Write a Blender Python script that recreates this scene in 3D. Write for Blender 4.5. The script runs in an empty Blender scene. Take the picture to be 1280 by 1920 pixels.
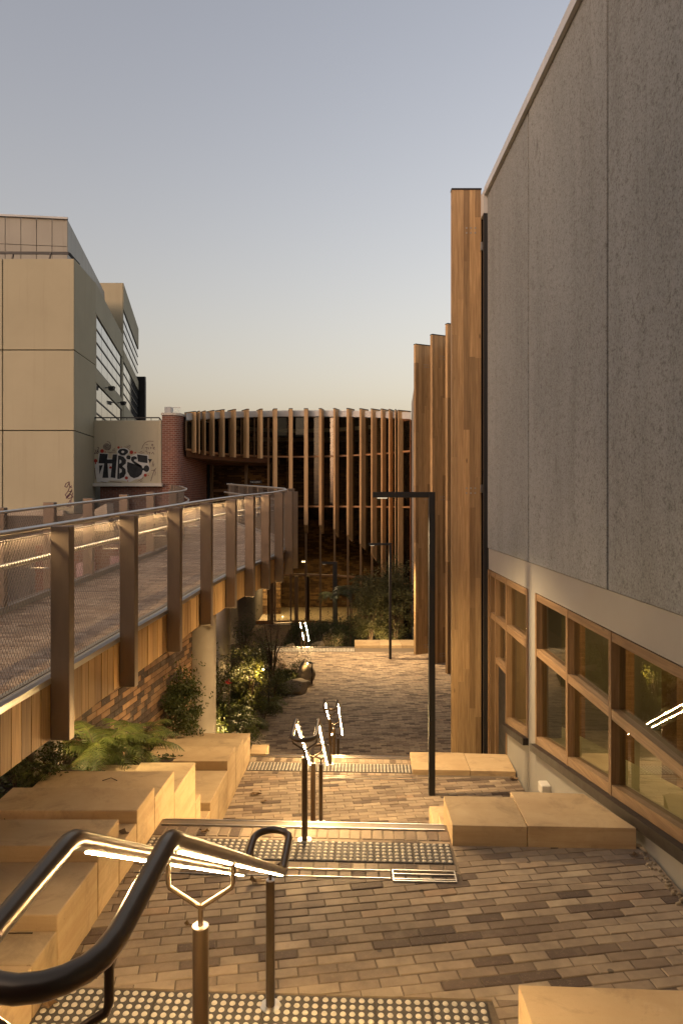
import bpy, math, random
from mathutils import Vector, Matrix, Euler, Quaternion
R = math.radians
random.seed(7)
SC = bpy.context.scene
COL = SC.collection

# ---------------------------------------------------------------- camera
F = 1280.0           # focal length in photo pixels (photo is 1280 wide)
YH = 938.0           # horizon row in the photo
cam_d = bpy.data.cameras.new('camera')
cam = bpy.data.objects.new('camera', cam_d)
COL.objects.link(cam)
cam.location = (0, 0, 0)
cam.rotation_euler = (R(90), 0, 0)
cam_d.sensor_fit = 'HORIZONTAL'
cam_d.sensor_width = 24.0
cam_d.lens = 24.0 * F / 1280.0
cam_d.shift_y = (YH - 960.0) / 1280.0
cam_d.clip_start = 0.05
cam_d.clip_end = 3000
SC.camera = cam

# ---------------------------------------------------------------- world, sun, exposure
W = bpy.data.worlds.new('World')
SC.world = W
W.use_nodes = True
nt = W.node_tree
nt.nodes.clear()
SUN_EL, SUN_AZ, SKY_SAT, SKY_WB = 8.0, 228.0, .60, (1.26, 1.105, 1.15, 1)     # last glow of the sun low on the left
sky = nt.nodes.new('ShaderNodeTexSky')
sky.sky_type = 'NISHITA'
sky.sun_disc = False
sky.sun_elevation = R(SUN_EL)
sky.sun_rotation = R(SUN_AZ)
sky.altitude = 60
sky.air_density = 1.5
sky.dust_density = 5.0
sky.ozone_density = 1.0
bg = nt.nodes.new('ShaderNodeBackground')
bg.inputs[1].default_value = 0.15
wo = nt.nodes.new('ShaderNodeOutputWorld')
bw = nt.nodes.new('ShaderNodeRGBToBW')                # hazy dusk: pale, low-saturation sky
ds = nt.nodes.new('ShaderNodeMix'); ds.data_type = 'RGBA'
ds.inputs[0].default_value = SKY_SAT
nt.links.new(sky.outputs[0], bw.inputs[0]); nt.links.new(bw.outputs[0], ds.inputs[6]); nt.links.new(sky.outputs[0], ds.inputs[7])
wb = nt.nodes.new('ShaderNodeMix'); wb.data_type = 'RGBA'; wb.blend_type = 'MULTIPLY'   # camera white balance
wb.inputs[0].default_value = 1.0
wb.inputs[7].default_value = SKY_WB
nt.links.new(ds.outputs[2], wb.inputs[6])
nt.links.new(wb.outputs[2], bg.inputs[0])
nt.links.new(bg.outputs[0], wo.inputs[0])

sl = bpy.data.lights.new('sun', 'SUN')
sl.energy = 0.20
sl.angle = R(90)
sl.color = (1.0, 0.90, 0.78)
so = bpy.data.objects.new('sun', sl)
COL.objects.link(so)
# Nishita rotation: 0 = +Y, positive turns towards +X
_sd = Vector((math.sin(R(SUN_AZ)) * math.cos(R(SUN_EL + 14)), math.cos(R(SUN_AZ)) * math.cos(R(SUN_EL + 14)), math.sin(R(SUN_EL + 14))))
so.rotation_euler = (-_sd).to_track_quat('-Z', 'Y').to_euler()

SC.view_settings.view_transform = 'Standard'
SC.view_settings.look = 'None'
SC.view_settings.gamma = 1.0
SC.view_settings.exposure = 1.0
SC.view_settings.use_curve_mapping = False
SC.cycles.use_denoising = True
SC.cycles.max_bounces = 7
SC.cycles.transparent_max_bounces = 24
SC.cycles.sample_clamp_indirect = 6.0
SC.cycles.caustics_reflective = False
SC.cycles.caustics_refractive = False

# ---------------------------------------------------------------- geometry helpers
OFF = {}

def px(x, y, d):
    """photo pixel + depth -> world point (used once, to place things where they stand)"""
    return Vector(((x - 640.0) * d / F, d, (YH - y) * d / F))

class MB:
    def __init__(s):
        s.v = []; s.f = []; s.m = []; s.sm = []
    def add(s, vs, fs, m=0, smooth=False):
        b = len(s.v)
        s.v += [tuple(p) for p in vs]
        for f in fs:
            s.f.append(tuple(b + i for i in f)); s.m.append(m); s.sm.append(smooth)
        return s
    def hexa(s, p, m=0):
        """p: 4 bottom points (ccw seen from above) + 4 top points"""
        return s.add(p, [(3, 2, 1, 0), (4, 5, 6, 7), (0, 1, 5, 4), (1, 2, 6, 5), (2, 3, 7, 6), (3, 0, 4, 7)], m)
    def box(s, x0, x1, y0, y1, z0, z1, m=0):
        return s.hexa([(x0, y0, z0), (x1, y0, z0), (x1, y1, z0), (x0, y1, z0), (x0, y0, z1), (x1, y0, z1), (x1, y1, z1), (x0, y1, z1)], m)
    def bbox(s, x0, x1, y0, y1, z0, z1, b=0.006, m=0):
        """box with small chamfers on all edges"""
        hx, hy, hz = (x1 - x0) / 2, (y1 - y0) / 2, (z1 - z0) / 2
        b = min(b, hx * .4, hy * .4, hz * .4)
        c = ((x0 + x1) / 2, (y0 + y1) / 2, (z0 + z1) / 2)
        import bmesh
        bm = bmesh.new()
        bmesh.ops.create_cube(bm, size=1)
        for v in bm.verts:
            v.co = Vector((v.co.x * 2 * hx + c[0], v.co.y * 2 * hy + c[1], v.co.z * 2 * hz + c[2]))
        bmesh.ops.bevel(bm, geom=bm.edges[:], offset=b, segments=1, affect='EDGES')
        bm.verts.index_update()
        s.add([v.co for v in bm.verts], [[v.index for v in f.verts] for f in bm.faces], m)
        bm.free()
        return s
    def quad(s, a, b, c, d, m=0):
        return s.add([a, b, c, d], [(0, 1, 2, 3)], m)
    def poly(s, pts, m=0):
        return s.add(pts, [tuple(range(len(pts)))], m)
    def prism(s, pts, z0, z1, m=0):
        """pts: ccw (x,y); z0,z1 numbers or functions of (x,y)"""
        g0 = z0 if callable(z0) else (lambda x, y: z0)
        g1 = z1 if callable(z1) else (lambda x, y: z1)
        n = len(pts)
        vs = [(x, y, g0(x, y)) for x, y in pts] + [(x, y, g1(x, y)) for x, y in pts]
        fs = [tuple(reversed(range(n))), tuple(range(n, 2 * n))]
        fs += [(i, (i + 1) % n, n + (i + 1) % n, n + i) for i in range(n)]
        return s.add(vs, fs, m)
    def bar(s, a, b, w, h, up=(0, 0, 1), m=0):
        """rectangular bar from a to b, w across, h along up"""
        a = Vector(a); b = Vector(b)
        t = (b - a).normalized(); up = Vector(up)
        sx = t.cross(up)
        if sx.length < 1e-5:
            sx = t.cross(Vector((1, 0, 0)))
        sx.normalize(); u = sx.cross(t).normalized()
        o = [(-1, -1), (1, -1), (1, 1), (-1, 1)]
        p = [a + sx * (i * w / 2) + u * (j * h / 2) for i, j in o] + [b + sx * (i * w / 2) + u * (j * h / 2) for i, j in o]
        return s.add(p, [(0, 1, 2, 3), (7, 6, 5, 4), (0, 4, 5, 1), (1, 5, 6, 2), (2, 6, 7, 3), (3, 7, 4, 0)], m)
    def tube(s, pts, r, n=10, closed=False, m=0, cap=True, smooth=True):
        pts = [Vector(p) for p in pts]
        k = len(pts)
        rr = r if isinstance(r, (list, tuple)) else [r] * k
        tang = []
        for i in range(k):
            if closed:
                t = pts[(i + 1) % k] - pts[i - 1]
            else:
                t = pts[min(i + 1, k - 1)] - pts[max(i - 1, 0)]
            tang.append(t.normalized())
        ref = Vector((0, 0, 1))
        if abs(tang[0].dot(ref)) > .95:
            ref = Vector((1, 0, 0))
        nrm = (ref - tang[0] * ref.dot(tang[0])).normalized()
        vs = []
        for i in range(k):
            t = tang[i]
            nrm = (nrm - t * nrm.dot(t))
            if nrm.length < 1e-6:
                nrm = t.orthogonal()
            nrm.normalize()
            bn = t.cross(nrm)
            for j in range(n):
                a = 2 * math.pi * j / n
                vs.append(pts[i] + (nrm * math.cos(a) + bn * math.sin(a)) * rr[i])
        fs = []
        rng = k if closed else k - 1
        for i in range(rng):
            i2 = (i + 1) % k
            for j in range(n):
                j2 = (j + 1) % n
                fs.append((i * n + j, i * n + j2, i2 * n + j2, i2 * n + j))
        s.add(vs, fs, m, smooth)
        if cap and not closed:
            s.add(vs[:n], [tuple(reversed(range(n)))], m)
            s.add(vs[-n:], [tuple(range(n))], m)
        return s
    def cyl(s, c, r, z0, z1, n=16, m=0, r1=None, smooth=True):
        return s.tube([(c[0], c[1], z0), (c[0], c[1], z1)], [r, r if r1 is None else r1], n, m=m, smooth=smooth)
    def build(s, name, mat, parent=None, kind=None, bevel=0, loc=None):
        me = bpy.data.meshes.new(name)
        off = Vector(OFF.get(parent.name, (0, 0, 0))) if parent else (Vector(loc) if loc else Vector((0, 0, 0)))
        me.from_pydata([(v[0] - off[0], v[1] - off[1], v[2] - off[2]) for v in s.v], [], s.f)
        mats = mat if isinstance(mat, (list, tuple)) else [mat]
        for q in mats:
            me.materials.append(q)
        me.polygons.foreach_set('material_index', s.m)
        me.polygons.foreach_set('use_smooth', s.sm)
        me.update()
        o = bpy.data.objects.new(name, me)
        COL.objects.link(o)
        if parent:
            o.parent = parent
        elif loc:
            o.location = loc
        OFF[o.name] = tuple(off)
        if kind:
            o['kind'] = kind
        if bevel:
            md = o.modifiers.new('edge', 'BEVEL')
            md.width = bevel; md.segments = 2; md.limit_method = 'ANGLE'; md.angle_limit = R(40)
        return o

def tag(o, label, cat, group=None):
    o['label'] = label; o['category'] = cat
    if group:
        o['group'] = group
    return o

def thing(name, label, cat, loc, group=None, rz=0):
    o = bpy.data.objects.new(name, None)
    COL.objects.link(o)
    o.location = loc
    o.rotation_euler = (0, 0, rz)
    o.empty_display_size = .2
    OFF[o.name] = tuple(loc)
    return tag(o, label, cat, group)

def inst(name, me, parent, loc, rot=(0, 0, 0), scale=(1, 1, 1), kind=None):
    """object sharing mesh data; loc in world, parented to parent (unrotated things)"""
    o = bpy.data.objects.new(name, me)
    COL.objects.link(o)
    off = Vector(OFF.get(parent.name, (0, 0, 0))) if parent else Vector((0, 0, 0))
    o.location = Vector(loc) - off
    o.rotation_euler = rot
    o.scale = scale
    if parent:
        o.parent = parent
    OFF[o.name] = tuple(loc)
    if kind:
        o['kind'] = kind
    return o

def copy_tree(o, parent=None):
    c = o.copy(); COL.objects.link(c); c.parent = parent
    for ch in list(o.children):
        copy_tree(ch, c)
    return c

# ---------------------------------------------------------------- material helpers
class NT:
    def __init__(s, name):
        s.mat = bpy.data.materials.new(name)
        s.mat.use_nodes = True
        s.t = s.mat.node_tree
        s.t.nodes.clear()
        s.out = s.n('ShaderNodeOutputMaterial')
    def n(s, typ, **kw):
        q = s.t.nodes.new(typ)
        for k, v in kw.items():
            setattr(q, k, v)
        return q
    def l(s, a, b):
        s.t.links.new(a, b)
    def coord(s, kind='Object', scale=(1, 1, 1), rnd=False, rot=(0, 0, 0)):
        tc = s.n('ShaderNodeTexCoord')
        mp = s.n('ShaderNodeMapping')
        mp.inputs['Scale'].default_value = scale
        mp.inputs['Rotation'].default_value = rot
        if rnd:
            oi = s.n('ShaderNodeObjectInfo')
            ml = s.n('ShaderNodeVectorMath', operation='SCALE')
            cb = s.n('ShaderNodeCombineXYZ')
            for i in range(3):
                s.l(oi.outputs['Random'], cb.inputs[i])
            s.l(cb.outputs[0], ml.inputs[0]); ml.inputs['Scale'].default_value = 37.0
            ad = s.n('ShaderNodeVectorMath', operation='ADD')
            s.l(tc.outputs[kind], ad.inputs[0]); s.l(ml.outputs[0], ad.inputs[1])
            s.l(ad.outputs[0], mp.inputs['Vector'])
        else:
            s.l(tc.outputs[kind], mp.inputs['Vector'])
        return mp.outputs[0]
    def noise(s, vec, scale, detail=4, rough=.55, dist=0):
        q = s.n('ShaderNodeTexNoise')
        q.inputs['Scale'].default_value = scale
        q.inputs['Detail'].default_value = detail
        q.inputs['Roughness'].default_value = rough
        q.inputs['Distortion'].default_value = dist
        s.l(vec, q.inputs['Vector'])
        return q.outputs['Fac']
    def ramp(s, fac, stops, interp='LINEAR'):
        q = s.n('ShaderNodeValToRGB')
        q.color_ramp.interpolation = interp
        e = q.color_ramp.elements
        while len(e) < len(stops):
            e.new(.5)
        for el, (p, c) in zip(e, stops):
            el.position = p
            el.color = (c[0], c[1], c[2], 1) if isinstance(c, (tuple, list)) else (c, c, c, 1)
        s.l(fac, q.inputs[0])
        return q.outputs[0]
    def mix(s, fac, a, b, mode='MIX'):
        q = s.n('ShaderNodeMix', data_type='RGBA', blend_type=mode)
        if isinstance(fac, (int, float)):
            q.inputs[0].default_value = fac
        else:
            s.l(fac, q.inputs[0])
        for i, c in ((6, a), (7, b)):
            if isinstance(c, (tuple, list)):
                q.inputs[i].default_value = (c[0], c[1], c[2], 1)
            else:
                s.l(c, q.inputs[i])
        return q.outputs[2]
    def bump(s, h, strength=.3, dist=.01):
        q = s.n('ShaderNodeBump')
        q.inputs['Strength'].default_value = strength
        q.inputs['Distance'].default_value = dist
        s.l(h, q.inputs['Height'])
        return q.outputs[0]
    def pbsdf(s, col, rough=.6, metal=0, bump=None, spec=.5, **kw):
        b = s.n('ShaderNodeBsdfPrincipled')
        for key, v in (('Base Color', col), ('Roughness', rough), ('Metallic', metal), ('Specular IOR Level', spec)):
            if isinstance(v, (tuple, list)):
                b.inputs[key].default_value = (v[0], v[1], v[2], 1)
            elif isinstance(v, (int, float)):
                b.inputs[key].default_value = v
            else:
                s.l(v, b.inputs[key])
        for k, v in kw.items():
            b.inputs[k].default_value = v
        if bump is not None:
            s.l(bump, b.inputs['Normal'])
        s.l(b.outputs[0], s.out.inputs[0])
        return s.mat

def m_metal(name, col, rough=.35, metal=1.0, streak=None):
    t = NT(name)
    v = t.coord('Object', (6, 6, 1.2), True)
    n = t.noise(v, 3, 3)
    c = t.mix(t.ramp(n, [(.3, 0), (.75, 1)]), tuple(q * .93 for q in col), tuple(min(1, q * 1.06) for q in col))
    r = t.ramp(t.noise(t.coord('Object', (3, 3, 3)), 3, 2), [(.3, rough * .92), (.8, min(1, rough * 1.12))])
    return t.pbsdf(c, r, metal)

def m_wood(name, dark, light, axis=2, island=False, rough=.55, strip=0):
    """hardwood; grain runs along axis"""
    t = NT(name)
    sc = [14.0, 14.0, 14.0]; sc[axis] = .55
    v = t.coord('Object', tuple(sc), True)
    g = t.noise(v, 2.2, 6, .6, .6)
    sc2 = [60.0, 60.0, 60.0]; sc2[axis] = 1.6
    g2 = t.noise(t.coord('Object', tuple(sc2), True), 2.0, 3, .5)
    col = t.mix(t.ramp(g, [(.3, 0), (.7, 1)]), dark, light)
    col = t.mix(t.ramp(g2, [(.35, .34), (.6, 0)]), col, tuple(q * .5 for q in dark))
    if island:
        rnd = t.n('ShaderNodeNewGeometry').outputs['Random Per Island']
    else:
        rnd = t.n('ShaderNodeObjectInfo').outputs['Random']
    tone = t.ramp(rnd, [(0, (.62, .56, .52)), (.35, (.86, .84, .8)), (.7, (1.04, 1.0, .96)), (1, (1.28, 1.22, 1.12))])
    col = t.mix(1.0, col, tone, 'MULTIPLY')
    # knots
    kv = t.coord('Object', tuple([3.2 if i != axis else .9 for i in range(3)]), True)
    vo = t.n('ShaderNodeTexVoronoi'); vo.inputs['Scale'].default_value = 1.6
    t.l(kv, vo.inputs['Vector'])
    col = t.mix(t.ramp(vo.outputs['Distance'], [(.03, .75), (.085, 0)]), col, tuple(q * .25 for q in dark))
    return t.pbsdf(col, rough, 0, t.bump(g2, .18, .004), .35)
# ---------------------------------------------------------------- materials
def m_brickpiece(name, stops, island=False, rough=.75):
    t = NT(name)
    rnd = t.n('ShaderNodeNewGeometry').outputs['Random Per Island'] if island else t.n('ShaderNodeObjectInfo').outputs['Random']
    base = t.ramp(rnd, stops)
    v = t.coord('Object', (1, 1, 1), not island)
    n1 = t.noise(v, 9, 5, .6)
    n2 = t.noise(v, 240, 2, .5)
    n3 = t.noise(v, 32, 4, .65)
    c = t.mix(t.ramp(n1, [(.3, .30), (.62, 0)]), base, (.07, .048, .034))
    # stains and wear that run across neighbouring bricks
    gp = t.n('ShaderNodeNewGeometry').outputs['Position']
    w1 = t.noise(gp, .9, 6, .62); w2 = t.noise(gp, 3.2, 6, .7)
    c = t.mix(t.ramp(w1, [(.36, .42), (.52, 0)]), c, (.09, .064, .045))
    c = t.mix(t.ramp(w2, [(.54, 0), (.74, .34)]), c, (.37, .29, .20))
    vg = t.n('ShaderNodeTexVoronoi'); vg.inputs['Scale'].default_value = 3.4; t.l(gp, vg.inputs['Vector'])
    c = t.mix(t.ramp(vg.outputs['Distance'], [(.05, .7), (.075, 0)]), c, (.06, .05, .042))
    c = t.mix(t.ramp(n3, [(.56, 0), (.75, .32)]), c, (.34, .24, .155))
    c = t.mix(t.ramp(n2, [(.66, 0), (.74, .6)]), c, (.42, .36, .28))
    return t.pbsdf(c, rough, 0, t.bump(n2, .25, .003), .3)

PAVE = [(0, (.105, .074, .055)), (.10, (.15, .105, .074)), (.22, (.24, .175, .118)), (.42, (.335, .252, .168)), (.62, (.39, .30, .20)), (.82, (.355, .268, .178)), (.93, (.46, .36, .24)), (1, (.40, .275, .17))]
M = {}
M['paver'] = m_brickpiece('brick_paver', PAVE)
M['paver_i'] = m_brickpiece('brick_paver_field', PAVE, True)
DECKP = [(0, (.33, .225, .15)), (.2, (.43, .305, .20)), (.5, (.56, .41, .275)), (1, (.62, .475, .33))]
M['deckp'] = m_brickpiece('deck_paver', DECKP)
M['deckp_i'] = m_brickpiece('deck_paver_field', DECKP, True)
MOTT = [(0, (.035, .024, .02)), (.35, (.06, .036, .026)), (.45, (.16, .085, .042)), (.75, (.27, .15, .072)), (1, (.34, .20, .10))]
M['mottle'] = m_brickpiece('mottled_brick', MOTT)
M['mottle_i'] = m_brickpiece('mottled_brick_field', MOTT, True)

def m_mortar(name, col):
    t = NT(name)
    v = t.coord('Object')
    n = t.noise(v, 60, 4)
    return t.pbsdf(t.mix(n, tuple(q * .6 for q in col), col), .95, 0, t.bump(n, .3, .004), .1)
M['mortar'] = m_mortar('paving_mortar', (.20, .155, .11))
M['mortar_l'] = m_mortar('pale_mortar', (.30, .235, .165))
M['mortar_d'] = m_mortar('dark_mortar', (.07, .05, .04))

def m_stone():
    t = NT('sandstone')
    v = t.coord('Object', (1, 1, 1), True)
    n = t.noise(v, 1.6, 6, .6, .4)
    f = t.noise(v, 190, 3, .6)
    bed = t.noise(t.coord('Object', (.7, .7, 11), True, (.05, .03, 0)), 1.4, 6, .62, .7)
    top = t.noise(t.coord('Object', (.6, 4.5, 2), True, (0, 0, .4)), 1.5, 6, .65, 1.2)
    c = t.mix(t.ramp(n, [(.3, 0), (.72, 1)]), (.47, .34, .19), (.59, .445, .265))
    c = t.mix(t.ramp(bed, [(.42, 0), (.7, .5)]), c, (.36, .235, .12))
    c = t.mix(t.ramp(top, [(.52, 0), (.78, .36)]), c, (.36, .24, .125))
    c = t.mix(t.ramp(f, [(.58, 0), (.8, .4)]), c, (.29, .20, .11))
    d = t.noise(v, 2.6, 8, .75, .6)
    c = t.mix(t.ramp(d, [(.52, 0), (.72, .62)]), c, (.20, .145, .09))
    pale = t.noise(v, 4.5, 7, .7)
    c = t.mix(t.ramp(pale, [(.57, 0), (.75, .3)]), c, (.62, .50, .33))
    d2 = t.noise(v, 22, 4, .7)
    c = t.mix(t.ramp(d2, [(.68, 0), (.75, .5)]), c, (.15, .105, .065))
    rnd = t.n('ShaderNodeObjectInfo').outputs['Random']
    c = t.mix(1.0, c, t.ramp(rnd, [(0, (.84, .83, .81)), (1, (1.12, 1.10, 1.06))]), 'MULTIPLY')
    return t.pbsdf(c, .82, 0, t.bump(f, .25, .002), .25)
M['stone'] = m_stone()

def m_agg():
    """weathered precast panels: fine aggregate, blotches, drip streaks"""
    t = NT('aggregate_concrete')
    v = t.coord('Object', (1, 1, 1), True)
    g = t.noise(v, 48, 4, .8)
    g2 = t.noise(v, 15, 5, .8)
    st = t.noise(t.coord('Object', (2.6, 2.6, .25), True), 1.1, 8, .72, .6)
    st2 = t.noise(t.coord('Object', (2.2, 2.2, .3), True), 1.0, 6, .65, .8)
    bl = t.noise(t.coord('Object', (1, 1, .55), True), .5, 8, .66, .5)
    c = t.mix(t.ramp(bl, [(.3, 0), (.7, 1)]), (.20, .212, .205), (.268, .282, .275))
    c = t.mix(t.ramp(st, [(.34, .22), (.52, 0)]), c, (.105, .101, .092))
    c = t.mix(t.ramp(st2, [(.54, 0), (.72, .22)]), c, (.27, .266, .25))
    c = t.mix(t.ramp(g2, [(.36, .6), (.47, 0)]), c, (.085, .080, .072))
    c = t.mix(t.ramp(g, [(.36, .75), (.47, 0)]), c, (.085, .08, .072))
    c = t.mix(t.ramp(g, [(.54, 0), (.66, .5)]), c, (.36, .355, .335))
    # a few spots where water has run
    sp_ = t.noise(t.coord('Object', (1.1, 1.1, .5), True), 2.6, 3, .6)
    c = t.mix(t.ramp(sp_, [(.70, 0), (.76, .45)]), c, (.08, .075, .068))
    rnd = t.n('ShaderNodeObjectInfo').outputs['Random']
    c = t.mix(1.0, c, t.ramp(rnd, [(0, .9), (1, 1.1)]), 'MULTIPLY')
    return t.pbsdf(c, .9, 0, t.bump(g2, .5, .012), .15)
M['agg'] = m_agg()

def m_plain(name, a, b, scale=1.2, rough=.8, streak=None, bump=.12, fine=90, spec=.25):
    t = NT(name)
    v = t.coord('Object')
    n = t.noise(v, scale, 6, .6)
    f = t.noise(v, fine, 3, .6)
    c = t.mix(t.ramp(n, [(.32, 0), (.7, 1)]), a, b)
    if streak:
        s = t.noise(t.coord('Object', (4, 4, .18)), 1.2, 6, .65, .3)
        c = t.mix(t.ramp(s, [(.55, 0), (.8, .45)]), c, streak)
    c = t.mix(t.ramp(f, [(.6, 0), (.85, .2)]), c, tuple(q * .6 for q in a))
    return t.pbsdf(c, rough, 0, t.bump(f, bump, .003), spec)
M['render'] = m_plain('grey_render', (.265, .25, .215), (.295, .28, .245), .9)
M['cream'] = m_plain('cream_panel', (.315, .29, .20), (.36, .33, .23), .35, .7, (.25, .22, .15))
M['annex'] = m_plain('annex_cream_lightened', (.42, .37, .26), (.48, .425, .30), .5, .7, (.3, .26, .18))  # office cream made lighter to offset the shade this wall stands in
M['creamtop'] = m_plain('cladding_panel', (.30, .285, .24), (.34, .325, .275), .5, .45, (.2, .18, .15))
M['conc'] = m_plain('column_concrete', (.36, .31, .24), (.48, .42, .33), 1.4, .8, (.26, .22, .17))
M['whitetrim'] = m_plain('pale_trim', (.50, .47, .41), (.58, .55, .48), 1.0, .6, (.3, .27, .22))
M['flash'] = m_plain('metal_flashing', (.42, .43, .42), (.50, .51, .50), 2.0, .4)
M['black'] = m_metal('black_powdercoat', (.018, .018, .018), .5, .1)
M['darkgap'] = m_plain('dark_void', (.010, .009, .008), (.016, .014, .012), 1, .9)
M['soffit'] = m_wood('soffit_timber', (.10, .042, .018), (.17, .08, .034), 0)
M['bronze'] = m_metal('bronze_plate', (.245, .195, .15), .42, .7)
M['rail'] = m_metal('bronze_rail', (.135, .100, .068), .30, .85)
M['steel'] = m_metal('stainless_steel', (.58, .55, .50), .36, 1)
M['wire'] = m_metal('steel_wire', (.22, .18, .14), .45, .8)
M['fin'] = m_wood('fin_timber', (.42, .265, .125), (.62, .43, .225), 2, True)
M['board'] = m_wood('board_timber', (.36, .215, .085), (.56, .36, .155), 2)
M['lam'] = m_wood('laminated_timber', (.27, .175, .085), (.47, .325, .165), 2)
M['railx'] = m_wood('frame_timber_long', (.20, .122, .06), (.33, .22, .122), 1)
M['railz'] = m_wood('frame_timber_upright', (.18, .108, .052), (.30, .197, .105), 2)
M['railh'] = m_wood('frame_timber_across', (.24, .125, .055), (.38, .21, .1), 0)
M['sill'] = m_metal('brown_sill', (.024, .018, .015), .5, .2)
M['path'] = m_plain('dark_paving', (.085, .055, .038), (.14, .095, .065), 6, .85, None, .4, 25)
M['nosing'] = m_metal('nosing_insert', (.16, .125, .09), .5, .4)
M['soil'] = m_plain('garden_mulch', (.022, .014, .008), (.055, .036, .02), 14, .95, None, .8, 60)
M['rock'] = m_plain('boulder', (.20, .155, .10), (.34, .27, .18), 3.5, .9, (.10, .075, .05), .5, 30)
M['ground'] = m_plain('ground', (.07, .06, .05), (.11, .095, .075), .3, .95)
M['stud'] = m_plain('tactile_stud', (.50, .45, .36), (.62, .56, .46), 40, .7, None, .3, 400)
M['tacbase'] = m_plain('tactile_tile', (.070, .061, .051), (.105, .092, .076), 12, .75, None, .3, 300)

def m_glass(name, tint=(1, 1, 1), refl=1.5, base=.04, film=None):
    t = NT(name)
    tr = t.n('ShaderNodeBsdfTransparent'); tr.inputs[0].default_value = (*tint, 1)
    gl = t.n('ShaderNodeBsdfGlossy'); gl.inputs['Roughness'].default_value = .015
    gl.inputs[0].default_value = (.95, .95, .92, 1)
    # slight waviness of real panes
    nn = t.noise(t.coord('Object'), 1.6, 2)
    t.l(t.bump(nn, .02, .02), gl.inputs['Normal'])
    fr = t.n('ShaderNodeFresnel'); fr.inputs['IOR'].default_value = refl
    mx = t.n('ShaderNodeMixShader')
    t.l(fr.outputs[0], mx.inputs[0]); t.l(tr.outputs[0], mx.inputs[1]); t.l(gl.outputs[0], mx.inputs[2])
    t.l(mx.outputs[0], t.out.inputs[0])
    return t.mat
M['glass'] = m_glass('window_glass', (.72, .70, .60), 2.1)
M['glassfar'] = m_glass('facade_glass', (.62, .60, .52), 1.38)

def m_mirrorglass():
    t = NT('office_glass')
    return t.pbsdf((.30, .31, .32), .06, .75)
M['office'] = m_mirrorglass()

def m_emit(name, col, s):
    t = NT(name)
    e = t.n('ShaderNodeEmission'); e.inputs[0].default_value = (*col, 1); e.inputs[1].default_value = s
    t.l(e.outputs[0], t.out.inputs[0])
    return t.mat
LEDC = (1.0, .66, .30)
M['led'] = m_emit('led_strip', LEDC, 340)
M['ledsoft'] = m_emit('led_strip_ramp', (1.0, .68, .34), 42)
M['bulb'] = m_emit('garden_bulb', (1.0, .70, .32), 60)
M['lamplens'] = m_emit('lamp_lens', (1.0, .82, .55), .45)
M['pin'] = m_emit('ceiling_pin', (1.0, .8, .5), 12)

def m_leaf(name, a, b, c, rough=.5):
    t = NT(name)
    rnd = t.n('ShaderNodeNewGeometry').outputs['Random Per Island']
    col = t.ramp(rnd, [(0, a), (.5, b), (1, c)])
    oi = t.n('ShaderNodeObjectInfo').outputs['Random']
    col = t.mix(1.0, col, t.ramp(oi, [(0, (.75, .78, .7)), (1, (1.2, 1.15, 1.05))]), 'MULTIPLY')
    bs = t.n('ShaderNodeBsdfPrincipled'); t.l(col, bs.inputs['Base Color'])
    bs.inputs['Roughness'].default_value = rough; bs.inputs['Specular IOR Level'].default_value = .35
    tl = t.n('ShaderNodeBsdfTranslucent'); t.l(t.mix(1.0, col, (1.2, 1.25, .7), 'MULTIPLY'), tl.inputs[0])
    mx = t.n('ShaderNodeMixShader'); mx.inputs[0].default_value = .28
    t.l(bs.outputs[0], mx.inputs[1]); t.l(tl.outputs[0], mx.inputs[2]); t.l(mx.outputs[0], t.out.inputs[0])
    return t.mat
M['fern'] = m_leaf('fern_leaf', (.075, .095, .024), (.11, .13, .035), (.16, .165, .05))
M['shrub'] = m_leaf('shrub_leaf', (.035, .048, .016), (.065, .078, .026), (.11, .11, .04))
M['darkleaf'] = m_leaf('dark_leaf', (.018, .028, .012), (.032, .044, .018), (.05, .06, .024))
M['olive'] = m_leaf('olive_leaf', (.06, .065, .028), (.10, .098, .042), (.15, .135, .065))
M['stem'] = m_plain('bark', (.06, .04, .025), (.10, .07, .045), 8, .9)
M['dryleaf'] = m_plain('dry_leaf', (.14, .085, .04), (.22, .14, .07), 30, .8)

def m_wallbrick(name, c1, c2, mort, bw, bh, ms, axis='XZ', vari=None):
    """brick courses for walls too far off to tell single bricks apart"""
    t = NT(name)
    tc = t.n('ShaderNodeTexCoord')
    sp = t.n('ShaderNodeSeparateXYZ'); t.l(tc.outputs['Object'], sp.inputs[0])
    cb = t.n('ShaderNodeCombineXYZ')
    if axis == 'XZ':
        # follow the wall round a corner: x+y runs along both faces
        ad = t.n('ShaderNodeMath', operation='ADD'); t.l(sp.outputs[0], ad.inputs[0]); t.l(sp.outputs[1], ad.inputs[1])
        t.l(ad.outputs[0], cb.inputs[0])
    else:
        t.l(sp.outputs[0], cb.inputs[0])
    t.l(sp.outputs[2], cb.inputs[1])
    bk = t.n('ShaderNodeTexBrick')
    bk.inputs['Scale'].default_value = 1
    bk.inputs['Brick Width'].default_value = bw
    bk.inputs['Row Height'].default_value = bh
    bk.inputs['Mortar Size'].default_value = ms
    bk.inputs['Bias'].default_value = 0
    bk.inputs['Color1'].default_value = (0, 0, 0, 1); bk.inputs['Color2'].default_value = (1, 1, 1, 1)
    bk.inputs['Mortar'].default_value = (.5, .5, .5, 1)
    t.l(cb.outputs[0], bk.inputs['Vector'])
    col = t.ramp(bk.outputs['Color'], vari or [(0, c1), (1, c2)])
    n = t.noise(t.coord('Object'), 1.3, 5, .65)
    col = t.mix(t.ramp(n, [(.4, .35), (.65, 0)]), col, tuple(q * .45 for q in c1))
    col = t.mix(bk.outputs['Fac'], col, mort)
    return t.pbsdf(col, .85, 0, t.bump(bk.outputs['Fac'], -.5, .008), .2)
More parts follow.
